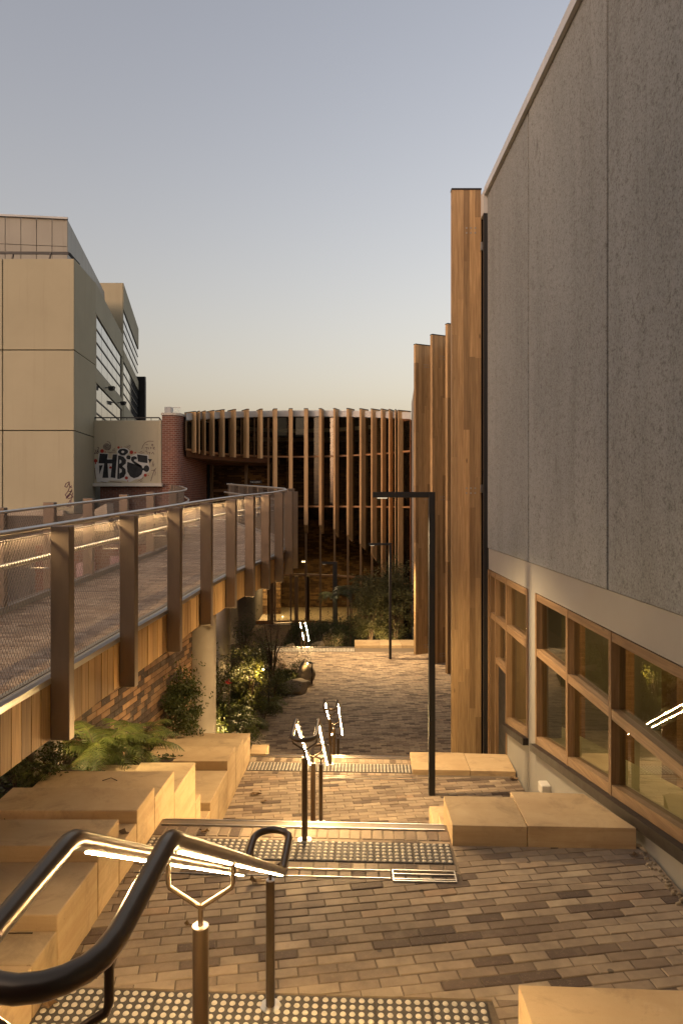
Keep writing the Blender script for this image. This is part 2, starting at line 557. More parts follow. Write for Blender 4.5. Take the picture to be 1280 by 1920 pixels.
M['redbrick'] = m_wallbrick('red_brick', (.17, .066, .046), (.28, .115, .078), (.30, .235, .195), .24, .086, .010)
M['oldbrick'] = m_wallbrick('old_red_brick', (.11, .045, .034), (.19, .078, .054), (.17, .13, .105), .24, .086, .012)
M['insidebrick'] = m_wallbrick('inside_brick', (.06, .035, .02), (.30, .19, .10), (.12, .085, .05), .34, .1, .006, 'XZ', [(0, (.07, .042, .026)), (.45, (.11, .065, .036)), (.6, (.21, .125, .065)), (1, (.30, .195, .10))])
M['floorin'] = m_plain('pale_floor', (.46, .38, .26), (.54, .45, .32), 2, .5)
M['roomwall'] = m_plain('room_wall', (.25, .22, .15), (.33, .29, .19), 1, .7)
M['ledge'] = m_plain('pale_ledge', (.52, .46, .26), (.60, .53, .31), 2, .5)
M['paintblack'] = m_plain('black_spray_paint', (.012, .014, .016), (.03, .032, .034), 5, .6)
M['paintwhite'] = m_plain('white_spray_paint', (.50, .49, .46), (.62, .60, .56), 5, .6)
M['paintred'] = m_plain('red_spray_paint', (.30, .03, .018), (.36, .045, .03), 5, .6)
M['painttag'] = m_plain('purple_marker', (.06, .018, .04), (.09, .03, .055), 5, .6)
M['paintpink'] = m_plain('pink_spray_paint', (.40, .22, .27), (.48, .36, .36), 3, .7)
M['signwhite'] = m_plain('sign_lettering', (.75, .74, .70), (.8, .79, .75), 5, .6)
# ================================================================ the setting: ground, landings, stairs
def lerp_list(L, d):
    if d <= L[0][0]: return L[0][1]
    for (a, va), (b, vb) in zip(L, L[1:]):
        if d <= b:
            return va + (vb - va) * (d - a) / (b - a)
    return L[-1][1]

Z0, Z1, Z2, Z3 = -1.60, -2.738, -3.87, -6.40
def zc(x, y):  # courtyard falls gently away
    return -5.15 - .0115 * (y - 12.3)
def XL(v):      # left edge of the stair run
    return -1.785 + .042 * v
def S(u, v):
    return (XL(v) + u, v - .045 * (u - 1.3))
def XW(d):      # face of the hall wall
    return 2.30 + .0156 * d

def struct(mb, name, mat, parent=None):
    return mb.build(name, mat, parent, kind='structure')

g = MB(); g.quad((-1200, -1200, -7.4), (1200, -1200, -7.4), (1200, 1200, -7.4), (-1200, 1200, -7.4))
struct(g, 'ground', M['ground'])

def clip(poly, conv):
    """Sutherland-Hodgman: poly clipped by convex ccw polygon"""
    out = poly
    for i in range(len(conv)):
        a, b = conv[i], conv[(i + 1) % len(conv)]
        nx, ny = -(b[1] - a[1]), b[0] - a[0]
        ins = lambda p: (p[0] - a[0]) * nx + (p[1] - a[1]) * ny
        res = []
        for j in range(len(out)):
            p, q = out[j], out[(j + 1) % len(out)]
            ip, iq = ins(p), ins(q)
            if ip >= 0: res.append(p)
            if ip * iq < 0:
                t = ip / (ip - iq)
                res.append((p[0] + (q[0] - p[0]) * t, p[1] + (q[1] - p[1]) * t))
        out = res
        if len(out) < 3: return []
    return out

def area(p):
    return abs(sum(p[i][0] * p[(i + 1) % len(p)][1] - p[(i + 1) % len(p)][0] * p[i][1] for i in range(len(p)))) / 2

_bm = MB()   # unit brick with a worn top edge
_L, _Wd, _H, _c = .222, .079, .03, .004
def _brick_mesh(L, Wd, H, c):
    b = MB()
    p = []
    for (sx, sy) in ((-1, -1), (1, -1), (1, 1), (-1, 1)):
        p.append((sx * L / 2, sy * Wd / 2, -H))
    for (sx, sy) in ((-1, -1), (1, -1), (1, 1), (-1, 1)):
        p.append((sx * L / 2, sy * Wd / 2, -c))
    for (sx, sy) in ((-1, -1), (1, -1), (1, 1), (-1, 1)):
        p.append((sx * (L / 2 - c), sy * (Wd / 2 - c), 0))
    f = [(0, 1, 5, 4), (1, 2, 6, 5), (2, 3, 7, 6), (3, 0, 4, 7), (4, 5, 9, 8), (5, 6, 10, 9), (6, 7, 11, 10), (7, 4, 8, 11), (8, 9, 10, 11)]
    b.add(p, f)
    return b
def brick_data(name, mat, L, Wd, H=.03, c=.004):
    b = _brick_mesh(L, Wd, H, c)
    me = bpy.data.meshes.new(name)
    me.from_pydata(b.v, [], b.f); me.materials.append(mat)
    return me

def pave(parent, polys, zf, ang, mat, mat_i, cap=300, L=.224, Wd=.0735, joint=.0075, key=None, seed=1, slope=(0, 0)):
    """running-bond pavers inside convex polygons; the nearest `cap` are parts of their own, the rest one field"""
    rnd = random.Random(seed)
    me = brick_data('brick', mat, L, Wd)
    ca, sa = math.cos(R(ang)), math.sin(R(ang))
    xs = [p[0] for q in polys for p in q]; ys = [p[1] for q in polys for p in q]
    cx, cy = (min(xs) + max(xs)) / 2, (min(ys) + max(ys)) / 2
    rad = math.hypot(max(xs) - min(xs), max(ys) - min(ys)) / 2 + .3
    pu, pv = L + joint, Wd + joint
    full, part = [], []
    for j in range(int(-rad / pv), int(rad / pv) + 1):
        sh = (.5 if j % 2 else 0) + ((j * 7919) % 13) / 13 * .16
        for i in range(int(-rad / pu) - 1, int(rad / pu) + 2):
            u, v = (i + sh) * pu, j * pv
            c0 = (cx + u * ca - v * sa, cy + u * sa + v * ca)
            dz = rnd.uniform(-.0022, .0022); tx = rnd.gauss(0, .006); ty = rnd.gauss(0, .010); yaw = rnd.gauss(0, .006)
            cor = []
            for (sx, sy) in ((-1, -1), (1, -1), (1, 1), (-1, 1)):
                a, b = sx * L / 2, sy * Wd / 2
                cor.append((c0[0] + a * ca - b * sa, c0[1] + a * sa + b * ca))
            for q in polys:
                r = clip(cor, q)
                if not r: continue
                ar = area(r)
                if ar > L * Wd * .985:
                    full.append((c0, dz, tx, ty, yaw)); break
                elif ar > L * Wd * .06:
                    part.append((r, dz))
    full.sort(key=key or (lambda t: t[0][1]))
    for n, (c0, dz, tx, ty, yaw) in enumerate(full[:cap]):
        inst('brick', me, parent, (c0[0], c0[1], zf(*c0) + dz), (tx + slope[0], ty + slope[1], R(ang) + yaw))
    rest = MB()
    hx, hy, c = L / 2, Wd / 2, .004
    for (c0, dz, tx, ty, yaw) in full[cap:]:
        rot = Euler((tx + slope[0], ty + slope[1], R(ang) + yaw)).to_matrix()
        z = zf(*c0) + dz
        P = []
        for zz, k in ((-.03, 0), (-c, 0), (0, c)):
            for (sx, sy) in ((-1, -1), (1, -1), (1, 1), (-1, 1)):
                w = rot @ Vector((sx * (hx - k), sy * (hy - k), zz))
                P.append((c0[0] + w.x, c0[1] + w.y, z + w.z))
        rest.add(P, [(4, 5, 9, 8), (5, 6, 10, 9), (6, 7, 11, 10), (7, 4, 8, 11), (8, 9, 10, 11)])
    for r, dz in part:
        n = len(r)
        vs = [(x, y, zf(x, y) + dz - .02) for x, y in r] + [(x, y, zf(x, y) + dz) for x, y in r]
        rest.add(vs, [tuple(range(n, 2 * n))] + [(i, (i + 1) % n, n + (i + 1) % n, n + i) for i in range(n)])
    if rest.v:
        rest.build('brick_field', mat_i, parent, kind='stuff')

# top landing (behind and under the camera)
b = MB(); b.prism([(-1.72, -14), (2.3, -14), (2.32, 1.30), (-1.72, 1.45)], -3.2, Z0)
top_landing = struct(b, 'top_landing', M['mortar'])

# stairs
def stairs(v0, z0, z1, n, run, u1=2.43, frame=S, u0=0.0):
    b = MB()
    rise = (z0 - z1) / n
    for k in range(1, n):
        va, vb = v0 + (k - 1) * run, v0 + (n - 1) * run + .02
        zt = z0 - k * rise
        p = [frame(u0, va), frame(u1, va), frame(u1, vb), frame(u0, vb)]
        b.prism([frame(u0, va), frame(u1, va), frame(u1, va + run), frame(u0, va + run)], zt - rise - .35, zt - .002 * k)
    o = struct(b, 'stairs', M['path'])
    nb = MB()
    for k in range(1, n):
        va = v0 + k * run
        a, c = frame(u0 + .03, va - .045), frame(u1 - .03, va - .045)
        zt = z0 - k * rise + .003
        nb.bar((a[0], a[1], zt), (c[0], c[1], zt), .06, .006)
    nb.build('nosing', M['steel'], o)
    return o
stairs(1.42, Z0, Z1, 7, .28)
stairs(5.80, Z1, Z2, 7, .28)
stairs(10.30, Z2, -5.14, 8, .285, 2.43)
def S3(u, v): return (u, v)
stairs(24.62, zc(0, 24.6), Z3, 7, .30, .47, S3, -2.85)

# landings
def landing(name, pts, z, depth=1.5):
    b = MB(); b.prism(pts, z - depth, z - .007)
    return struct(b, name, M['mortar'])
xr1 = lambda d: XW(d) - .004
L1 = landing('landing', [S(-.7, 3.10), (xr1(3.0), 2.98), (xr1(5.45), 5.45), (.9, 5.79), S(2.43, 5.80), S(-.7, 5.80)], Z1)
L2 = landing('landing', [S(-.2, 7.50), (1.02, 7.42), (xr1(7.4), 7.4), (xr1(10.2), 10.2), S(2.43, 10.30), S(-.2, 10.30)], Z2)
# courtyard
b = MB()
b.prism([(-5, 12.28), (5.2, 12.28), (5.2, 24.62), (-5, 24.62)], lambda x, y: -7.3, lambda x, y: zc(x, y) - .007)
b.prism([(1.1, 10.25), (5.2, 10.25), (5.2, 12.27), (1.1, 12.27)], -7.3, lambda x, y: zc(x, y) - .009)
courtyard = struct(b, 'courtyard', M['mortar'])
b = MB(); b.prism([(-14, 26.4), (6, 26.4), (6, 48), (-14, 48)], -7.35, Z3)
lower_path = struct(b, 'lower_path', M['path'])

# paving bricks
def Sq(u0, u1, v0, v1): return [S(u0, v0), S(u1, v0), S(u1, v1), S(u0, v1)]
near_first = lambda t: t[0][1]
def SW(v): return (xr1(v), v - .045 * (xr1(v) - XL(v) - 1.3))
pave(L1, [[S(0, 3.79), SW(3.79), SW(4.955), S(0, 4.955)],
          [S(2.45, 4.955), SW(4.955), (xr1(5.4), 5.395), (.875, 5.395)],
          [(.845, 3.215), (xr1(3.2), 3.215), SW(3.79), S(2.45, 3.79)]],
     lambda x, y: Z1, 8.8, M['paver'], M['paver_i'], 300, seed=3)
pave(L2, [[S(0, 8.24), SW(8.24), SW(9.60), S(0, 9.60)],
          [S(2.46, 7.7), SW(7.7), SW(8.24), S(2.46, 8.24)]],
     lambda x, y: Z2, 8.0, M['paver'], M['paver_i'], 300, seed=5)
vis = lambda t: (0 if (t[0][1] > 13.6 and -1.9 < t[0][0] < 2.3) else 100) + t[0][1]
pave(courtyard, [[(-3.2, 12.6), (3.6, 12.6), (3.6, 23.75), (-3.2, 23.75)]], lambda x, y: zc(x, y), 2.2, M['paver'], M['paver_i'], 300, seed=9, key=vis)

# soldier course, header courses, tactile tiles, drains
sold = brick_data('brick', M['paver'], .078, .150, .03, .003)
head = brick_data('brick', M['paver'], .084, .078, .03, .003)
def course(parent, me, vmid, u0, u1, pitch, z, yaw0=-2.6):
    n = int((u1 - u0) / pitch)
    for i in range(n):
        u = u0 + (i + .5) * (u1 - u0) / n
        x, y = S(u, vmid)
        inst('brick', me, parent, (x, y, z + random.uniform(-.0015, .0015)), (0, 0, R(yaw0 + random.gauss(0, .35))))

def mortar_strip(parent, v0, v1, z):
    b = MB(); b.prism([S(-.02, v0), S(2.45, v0), S(2.45, v1), S(-.02, v1)], z - .03, z - .005)
    return b.build('mortar_bed', M['mortar_l'], parent, kind='structure')

# tactile tile: dark base with 36 pale domes
def dome(b, x, y, r=.0168, h=.0065, n=10):
    vs = []
    for rr, zz in ((r, 0), (r * .86, h * .7), (r * .5, h)):
        for j in range(n):
            a = 2 * math.pi * j / n
            vs.append((x + rr * math.cos(a), y + rr * math.sin(a), zz))
    fs = []
    for k in range(2):
        for j in range(n):
            j2 = (j + 1) % n
            fs.append((k * n + j, k * n + j2, (k + 1) * n + j2, (k + 1) * n + j))
    fs.append(tuple(range(2 * n, 3 * n)))
    b.add(vs, fs, 0, False)
tb = MB(); tb.bbox(-.1480, .1480, -.1480, .1480, -.02, .0015, .002)
tile_me = bpy.data.meshes.new('tactile_tile'); tile_me.from_pydata([tuple(v) for v in tb.v], [], tb.f); tile_me.materials.append(M['tacbase'])
tb = MB()
for i in range(6):
    for j in range(6):
        dome(tb, (i - 2.5) * .0495, (j - 2.5) * .0495)
stud_me = bpy.data.meshes.new('studs'); stud_me.from_pydata([(v[0], v[1], v[2] + .0015) for v in tb.v], [], tb.f); stud_me.materials.append(M['stud'])
def tactile(parent, vmid, z, n=8, u0=.012, rows=1):
    for r in range(rows):
        for i in range(n):
            u = u0 + .15 + i * .3005
            x, y = S(u, vmid + r * .302)
            yaw = R(-2.2)
            t = inst('tactile_tile', tile_me, parent, (x, y, z + .002 + random.uniform(-.001, .001)), (0, 0, yaw))
            s = bpy.data.objects.new('stud_field', stud_me); COL.objects.link(s); s.parent = t; s['kind'] = 'stuff'

def stair_head(parent, z, v_t):
    """everything at the head of a flight: v_t is where the tactile row starts"""
    mortar_strip(parent, v_t - .13, v_t + .63, z)
    tactile(parent, v_t + .15, z)
    course(parent, sold, v_t + .43, 0, 2.43, .088, z)
    course(parent, brick_data('brick', M['paver'], .22, .035, .03, .003), v_t + .322, 0, 2.43, .232, z)
    course(parent, head, v_t - .055, 0, 2.43, .094, z)
    nb = MB()
    a, c = S(.03, v_t + .565), S(2.40, v_t + .565)
    nb.bar((a[0], a[1], z + .001), (c[0], c[1], z + .001), .085, .010)
    nz = nb.build('nosing', M['nosing'], parent)
    for dv in (-.045, .045):
        nb = MB()
        a, c = S(.03, v_t + .565 + dv), S(2.40, v_t + .565 + dv)
        nb.bar((a[0], a[1], z + .003), (c[0], c[1], z + .003), .012, .014)
        nb.build('nosing_strip', M['steel'], nz)
stair_head(L1, Z1, 5.18)
stair_head(L2, Z2, 9.72)
tactile(L1, 3.62, Z1, 8, .012)
tactile(L1, 3.318, Z1, 8, .012)
tactile(L2, 8.06, Z2, 8)
mortar_strip(L2, 7.6, 8.22, Z2)
# slot drain below the upper tactile row, with its access frame
dr = MB()
for dv in (.005, -.098):
    a, c = S(.05, 5.06 + dv), S(1.93, 5.06 + dv)
    dr.bar((a[0], a[1], Z1 + .003), (c[0], c[1], Z1 + .003), .006, .008)
dr.build('slot_drain', M['steel'], L1)
fr = MB()
for (a, c) in (((1.95, 5.07), (2.40, 5.07)), ((1.95, 4.93), (2.40, 4.93)), ((1.95, 4.925), (1.95, 5.075)), ((2.40, 4.925), (2.40, 5.075)), ((1.95, 5.02), (2.40, 5.02)), ((1.95, 4.955), (2.40, 4.955))):
    p, q = S(*a), S(*c)
    fr.bar((p[0], p[1], Z1 + .004), (q[0], q[1], Z1 + .004), .008, .010)
fr.build('access_frame', M['steel'], L1)
course(L1, brick_data('brick', M['paver'], .082, .09, .03, .003), 5.008, 0, 2.43, .094, Z1 - .001)
dr = MB()
for dv in (.0, -.08):
    a, c = S(.95, 9.57 + dv), S(2.43, 9.57 + dv)
    dr.bar((a[0], a[1], Z2 + .003), (c[0], c[1], Z2 + .003), .006, .008)
dr.build('slot_drain', M['steel'], L2)

# far edge of the courtyard: tactile strip and nosing
tb = MB(); st = MB()
zz = zc(0, 24.2)
tb.box(-2.85, .47, 23.80, 24.40, zz - .03, zz + .003)
for i in range(66):
    for j in range(11):
        dome(st, -2.82 + i * .05, 23.84 + j * .05, n=6)
tf = tb.build('tactile_strip', M['tacbase'], courtyard)
st2 = MB(); st2.add([(v[0], v[1], v[2] + zz + .003) for v in st.v], st.f)
st2.build('stud_field', M['stud'], tf, kind='stuff')
nb = MB(); nb.bar((-2.85, 24.56, zz + .003), (.47, 24.56, zz + .003), .09, .012); nb.build('nosing', M['steel'], courtyard)
fr = MB()
for (a, c) in (((1.1, 23.0), (1.9, 23.0)), ((1.1, 23.45), (1.9, 23.45)), ((1.1, 23.0), (1.1, 23.45)), ((1.9, 23.0), (1.9, 23.45))):
    fr.bar((*a, zc(*a) + .003), (*c, zc(*c) + .003), .012, .008)
fr.build('access_frame', M['steel'], courtyard)

# garden bed between the stone blocks, the ramp and the courtyard
SOIL = [(4, -2.45), (6, -2.52), (7, -2.78), (8.5, -3.2), (9.5, -3.58), (11.5, -3.85), (14.5, -4.6), (17, -5.0), (20, -5.2), (25, -5.3)]
BOUND = [(4, -2.72), (6.3, -2.62), (6.45, -2.0), (8.4, -2.0), (8.6, -2.42), (10.4, -2.38), (15.6, -2.42), (17, -2.0), (18.4, -1.37), (19.2, -.85), (20, -1.05), (21.5, -1.75), (23, -2.25), (24.4, -2.6)]
def soil_z(x, y):
    b = lerp_list(BOUND, y); s = lerp_list(SOIL, y)
    if y > 10.35:
        t = max(0, min(1, (b - x) / 1.6)); t = t * t * (3 - 2 * t)
        s = (zc(x, y) + .015) * (1 - t) + max(s, zc(x, y) + .12) * t
    k = min(1, max(0, (b - x) / .5))
    return s + k * .05 * (math.sin(x * 5.1 + y * 3.3) + math.sin(x * 2.3 - y * 4.7))
vs, fs = [], []
ny, nx = 105, 26
for j in range(ny):
    y = 4 + j * .2
    b = lerp_list(BOUND, y) + .08 * math.sin(y * 7) * (1 if y > 14 else 0) + random.uniform(-.03, .03)
    for i in range(nx):
        x = b - (5.0 + b + 0) * (i / (nx - 1)) ** 1.15 if False else b + (-5.4 - b) * (i / (nx - 1)) ** 1.2
        vs.append((x, y, soil_z(x, y)))
for j in range(ny - 1):
    for i in range(nx - 1):
        fs.append((j * nx + i, (j + 1) * nx + i, (j + 1) * nx + i + 1, j * nx + i + 1))
b = MB(); b.add(vs, fs, 0, True)
garden_bed = struct(b, 'garden_bed', M['soil'])
# far bed in front of the glazed facade
vs, fs = [], []
for j in range(16):
    for i in range(40):
        x, y = -2.6 + i * .16, 27.3 + j * .42
        k = min(1, min(i, 39 - i) / 5) * min(1, min(j, 15 - j) / 3)
        vs.append((x, y, Z3 + .02 + k * (.32 + .08 * math.sin(x * 3 + y * 2))))
for j in range(15):
    for i in range(39):
        fs.append((j * 40 + i, j * 40 + i + 1, (j + 1) * 40 + i + 1, (j + 1) * 40 + i))
b = MB(); b.add(vs, fs, 0, True)
struct(b, 'planting_bed', M['soil'])
# upper yard on the left, beyond the ramp
b = MB(); b.box(-60, -4.05, -10, 26.8, -7.3, -2.62)
yard = struct(b, 'yard', M['ground'])
b = MB(); b.box(-60, -4.4, 26.8, 90, -7.3, -.55)
struct(b, 'street', M['ground'])
# ================================================================ stone blocks
def Xin(d): return -1.785 + .042 * d
BG1, BG2 = 'sandstone blocks stepping down on the left of the stairs', 'sandstone benches along the right side'
def lblock(d0, d1, z, xl, depth, label, skip=0.0, grp=BG1):
    g = .0035
    x0, x1 = Xin(d0) - skip, Xin(d1) - skip
    cx, cy = (xl + x1) / 2, (d0 + d1) / 2
    o = MB().prism([(xl, d0 + g), (x0, d0 + g), (x1, d1 - g), (xl, d1 - g)], z - depth, z).build('stone_block', M['stone'], None, loc=(cx, cy, z - depth), bevel=.008)
    return tag(o, label, 'stone block', grp)
lblock(2.95, 3.61, -2.46, -2.8, .9, 'sandstone block at lower left corner, mostly behind the big curved handrail')
lblock(3.61, 3.90, -2.46, -2.8, .9, 'low sandstone block just below the curved handrail, a dark twig along its back edge')
lblock(3.90, 4.48, -2.373, -2.8, 1.0, 'broad sandstone block seen between the two arms of the near handrail')
lblock(4.48, 4.86, -2.27, -2.8, 1.1, 'highest sandstone block on the left, top crossed by the sloping near handrail')
lblock(4.86, 5.23, -2.475, -2.8, 1.0, 'low sandstone step with a dry leaf between two taller blocks')
lblock(5.23, 5.66, -2.38, -2.72, 1.2, 'long sandstone block with a dark shaded front face beside the fern bed')
lblock(5.66, 6.23, -2.47, -2.66, 1.2, 'long sandstone block with two small twigs lying on its top')
lblock(6.23, 6.98, -2.68, -2.05, 1.4, 'squarish sandstone block standing out below the fern, in front of a drop')
o = MB().prism([(-2.66, 6.36), (-2.06, 6.36), (-2.06, 6.95), (-2.66, 6.95)], -3.4, -2.695).build('stone_block', M['stone'], None, loc=(-2.36, 6.6, -3.4), bevel=.005)
tag(o, 'small sandstone block tucked against the soil under the ferns', 'stone block', BG1)
lblock(6.98, 7.20, -3.10, -2.3, .9, 'narrow sandstone sliver at the foot of the squarish block')
lblock(7.20, 7.63, -3.47, -2.3, .6, 'lowest sandstone step on the left, nearest the second landing')
lblock(7.63, 8.55, -3.385, -2.5, .7, 'wide low sandstone seat under the dark front face of a taller block')
lblock(8.55, 9.07, -3.27, -2.48, .8, 'sandstone block with a dark front face overlooking the second landing')
lblock(9.07, 9.65, -3.37, -2.46, .7, 'middle one of three sandstone blocks stepping down beside the second landing')
lblock(9.65, 10.17, -3.47, -2.42, .7, 'last sandstone block before the courtyard, a boulder behind it')
o = MB().prism([(-3.2, 9.61), (-2.43, 9.61), (-2.40, 10.2), (-3.2, 10.2)], -4.2, -3.44).build('stone_block', M['stone'], None, loc=(-2.8, 9.9, -4.2), bevel=.005)
tag(o, 'sandstone block behind the small tree fern, farthest left in the bed', 'stone block', BG1)
o = MB().prism([(-1.40, 10.34), (-1.14, 10.33), (-1.14, 10.72), (-1.40, 10.73)], -4.9, -3.84).build('stone_block', M['stone'], None, loc=(-1.27, 10.5, -4.9), bevel=.005)
tag(o, 'small sandstone block just past the far nosing of the second landing', 'stone block', BG1)

def rblock(p, z, depth, label):
    cx = sum(q[0] for q in p) / 4; cy = sum(q[1] for q in p) / 4
    o = MB().prism(p, z - depth, z).build('stone_bench', M['stone'], None, loc=(cx, cy, z - depth), bevel=.005)
    return tag(o, label, 'stone bench', BG2)
rblock([(.82, 2.30), (XW(2.3) - .01, 2.22), (XW(3.1) - .01, 3.14), (.83, 3.21)], -2.28, .5, 'tall sandstone block in the bottom right corner of the photo')
rblock([(.878, 5.41), (1.464, 5.385), (1.483, 5.93), (.888, 5.95)], -2.578, 1.0, 'sandstone bench block beside the tactile strip, left of its neighbour')
rblock([(1.470, 5.385), (2.31, 5.35), (2.12, 5.98), (1.489, 6.03)], -2.572, 1.0, 'large sandstone bench block touching the hall wall under the window sill')
rblock([(.885, 5.955), (1.5, 5.94), (1.5, 6.35), (.893, 6.355)], -2.90, .9, 'sandstone step half hidden behind the bench beside the stairs')
rblock([(.885, 6.36), (1.5, 6.345), (1.5, 6.95), (.893, 6.96)], -3.12, .7, 'lower sandstone step beside the stairs, behind the bench blocks')
rblock([(1.0, 9.63), (1.808, 9.60), (1.83, 10.27), (1.03, 10.30)], -3.80, .9, 'low sandstone bench block behind the tall lamp post')
rblock([(1.814, 9.60), (2.44, 9.57), (2.475, 10.22), (1.836, 10.265)], -3.805, .9, 'low sandstone bench block between the tall lamp post and the hall wall')
for (x0, x1, lab) in ((.485, 1.385, 'pale sandstone bench on the far edge of the courtyard, left of the thin lamp post'), (1.392, 2.155, 'pale sandstone bench on the far edge, right behind the thin lamp post'), (2.162, 3.2, 'pale sandstone bench on the far edge, running in behind the timber fins')):
    zb = zc(0, 24.9)
    rblock([(x0, 24.42), (x1, 24.42), (x1, 25.40), (x0, 25.40)], zb + .10, .6, lab)

# ================================================================ handrails with light strips
def handrail(Xc, d_near, d_b0, d_b1, d_far, za, zb, posts, label, sep=.19, r=.019, led=True):
    """closed loop tube: level loop at the head, two sloping arms, level loop at the foot"""
    hs = sep / 2
    root = thing('handrail', label, 'handrail', (Xc(posts[-1][0]), posts[-1][0], posts[-1][1]), 'twin handrails with light strips down the stairs')
    def arm(s, d):
        z = za if d <= d_b0 else (zb if d >= d_b1 else za + (zb - za) * (d - d_b0) / (d_b1 - d_b0))
        return Vector((Xc(d) + s * hs, d, z))
    ds = [d_near + hs + .02, (d_near + d_b0) / 2 + .04, d_b0 - .05, d_b0 - .018, d_b0 + .018, d_b0 + .05]
    ds += [d_b0 + (d_b1 - d_b0) * k / 6 for k in range(1, 6)]
    ds += [d_b1 - .05, d_b1 - .018, d_b1 + .018, d_b1 + .05, d_far - hs - .02]
    pts = [arm(1, d) for d in ds]
    c = Vector((Xc(d_far), d_far - hs - .01, zb))
    pts += [c + Vector((math.cos(a) * hs, math.sin(a) * hs, 0)) for a in [math.pi * k / 10 for k in range(0, 11)]][1:-1]
    pts += [arm(-1, d) for d in reversed(ds)]
    c = Vector((Xc(d_near), d_near + hs + .01, za))
    pts += [c + Vector((-math.cos(a) * hs, -math.sin(a) * hs, 0)) for a in [math.pi * k / 10 for k in range(0, 11)]][1:-1]
    MB().tube(pts, r, 14, closed=True).build('rail', M['rail'], root)
    sl = Vector((0, d_b1 - d_b0, zb - za)).normalized()
    dn = Vector((0, sl.z, -sl.y))
    if led:
        br = [p[0] for p in posts if d_b0 < p[0] < d_b1]
        cuts = [d_b0 + .09] + sum([[q - .03, q + .03] for q in br], []) + [d_b1 - .03]
        for s in (-1, 1):
            for a, e in zip(cuts[::2], cuts[1::2]):
                m = MB()
                m.bar(arm(s, a) + dn * (r - .002), arm(s, e) + dn * (r - .002), .010, .008, dn)
                m.build('light_strip', M['led'], root)
    for (d, zf, nm) in posts:
        X = Xc(d)
        zr = arm(1, d).z
        zt = zr - .205
        pm = MB().cyl((X, d), .0242, zf, zt, 18)
        post = pm.build('post', M['rail'], root)
        MB().cyl((X, d), .0235, zt, zt + .003, 18).build('post_cap', M['steel'], post)
        MB().cyl((X, d), .055, zf, zf + .008, 20).build('base_plate', M['steel'], post)
        f = MB()
        f.tube([(X, d, zt - .01), (X, d, zt + .065)], .0085, 8)
        for s in (-1, 1):
            f.tube([(X, d, zt + .055), (X + s * (hs - .004), d, zt + .115), (X + s * hs, d, zt + .13), (X + s * hs, d, zr - r + .004)], .0075, 8)
        f.build('fork', M['rail'], post)
    return root

def flight_z(d, v0, z0, z1, n, run):
    k = max(0, min(n, math.ceil((d - v0) / run)))
    return z0 - (z0 - z1) / n * k
handrail(lambda d: -.43 + .0193 * (d - 1.33), .91, 1.33, 3.40, 3.84, -.66, -1.85,
         [(1.0, Z0, 0), (2.02, flight_z(2.02, 1.42, Z0, Z1, 7, .28), 0), (3.69, Z1, 0)], 'near bronze handrail sweeping from the bottom left corner down to the first landing', .192)
handrail(lambda d: -.296 + .018 * (d - 5.49), 5.29, 5.79, 7.70, 8.30, -1.865, -2.97,
         [(5.49, Z1, 0), (6.62, flight_z(6.62, 5.8, Z1, Z2, 7, .28), 0), (8.2, Z2, 0)], 'middle bronze handrail with two bright strips, between first and second landing')
handrail(lambda d: -.164 + .035 * (d - 10.0), 9.80, 10.28, 12.5, 13.1, -3.01, -4.29,
         [(10.0, Z2, 0), (11.2, flight_z(11.2, 10.3, Z2, -5.14, 8, .285), 0), (12.9, zc(0, 12.9), 0)], 'third bronze handrail with glowing strips, going down into the courtyard')
handrail(lambda d: -1.41 + .03 * (d - 24.6), 24.1, 24.62, 26.5, 27.0, -4.36, -5.45,
         [(24.3, zc(0, 24.3), 0), (25.5, flight_z(25.5, 24.62, zc(0, 24.6), Z3, 7, .3), 0), (26.8, Z3, 0)], 'farthest handrail glowing at the far edge of the courtyard')

# ================================================================ lamp posts
def lamp_post(x, d, zb, h, w, arm, label, t=.075, power=45):
    root = thing('lamp_post', label, 'lamp post', (x, d, zb), 'black right-angled lamp posts')
    MB().bbox(x - w / 2, x + w / 2, d - w / 2, d + w / 2, zb, zb + h, .004).build('post', M['black'], root)
    a = MB().bbox(x - arm, x - w / 2 - .001, d - w / 2 + .002, d + w / 2 - .002, zb + h - t, zb + h, .004).build('arm', M['black'], root)
    MB().bbox(x - arm + .06, x - arm + .19, d - .025, d + .025, zb + h - t - .012, zb + h - t + .001, .003).build('lamp', M['lamplens'], a)
    l = bpy.data.lights.new('lamp_post_light', 'SPOT'); l.energy = power; l.color = (1.0, .70, .38); l.spot_size = R(146); l.spot_blend = .7; l.shadow_soft_size = .05
    lo = bpy.data.objects.new('lamp_post_light', l); COL.objects.link(lo); lo.parent = root
    lo.location = (-arm + .125, 0, h - t - .03)
    return root
lamp_post(1.185, 8.97, Z2, 3.98, .082, .775, 'tall black lamp post on the second landing, nearest of the three', power=440)
lamp_post(1.615, 22.63, zc(0, 22.63), 3.85, .085, .72, 'thin black lamp post standing in the courtyard before the big shrub', power=850)
lamp_post(-.30, 31.5, Z3, 3.55, .20, .62, 'thick dark lamp post among plants before the glazed facade', .09, 90)
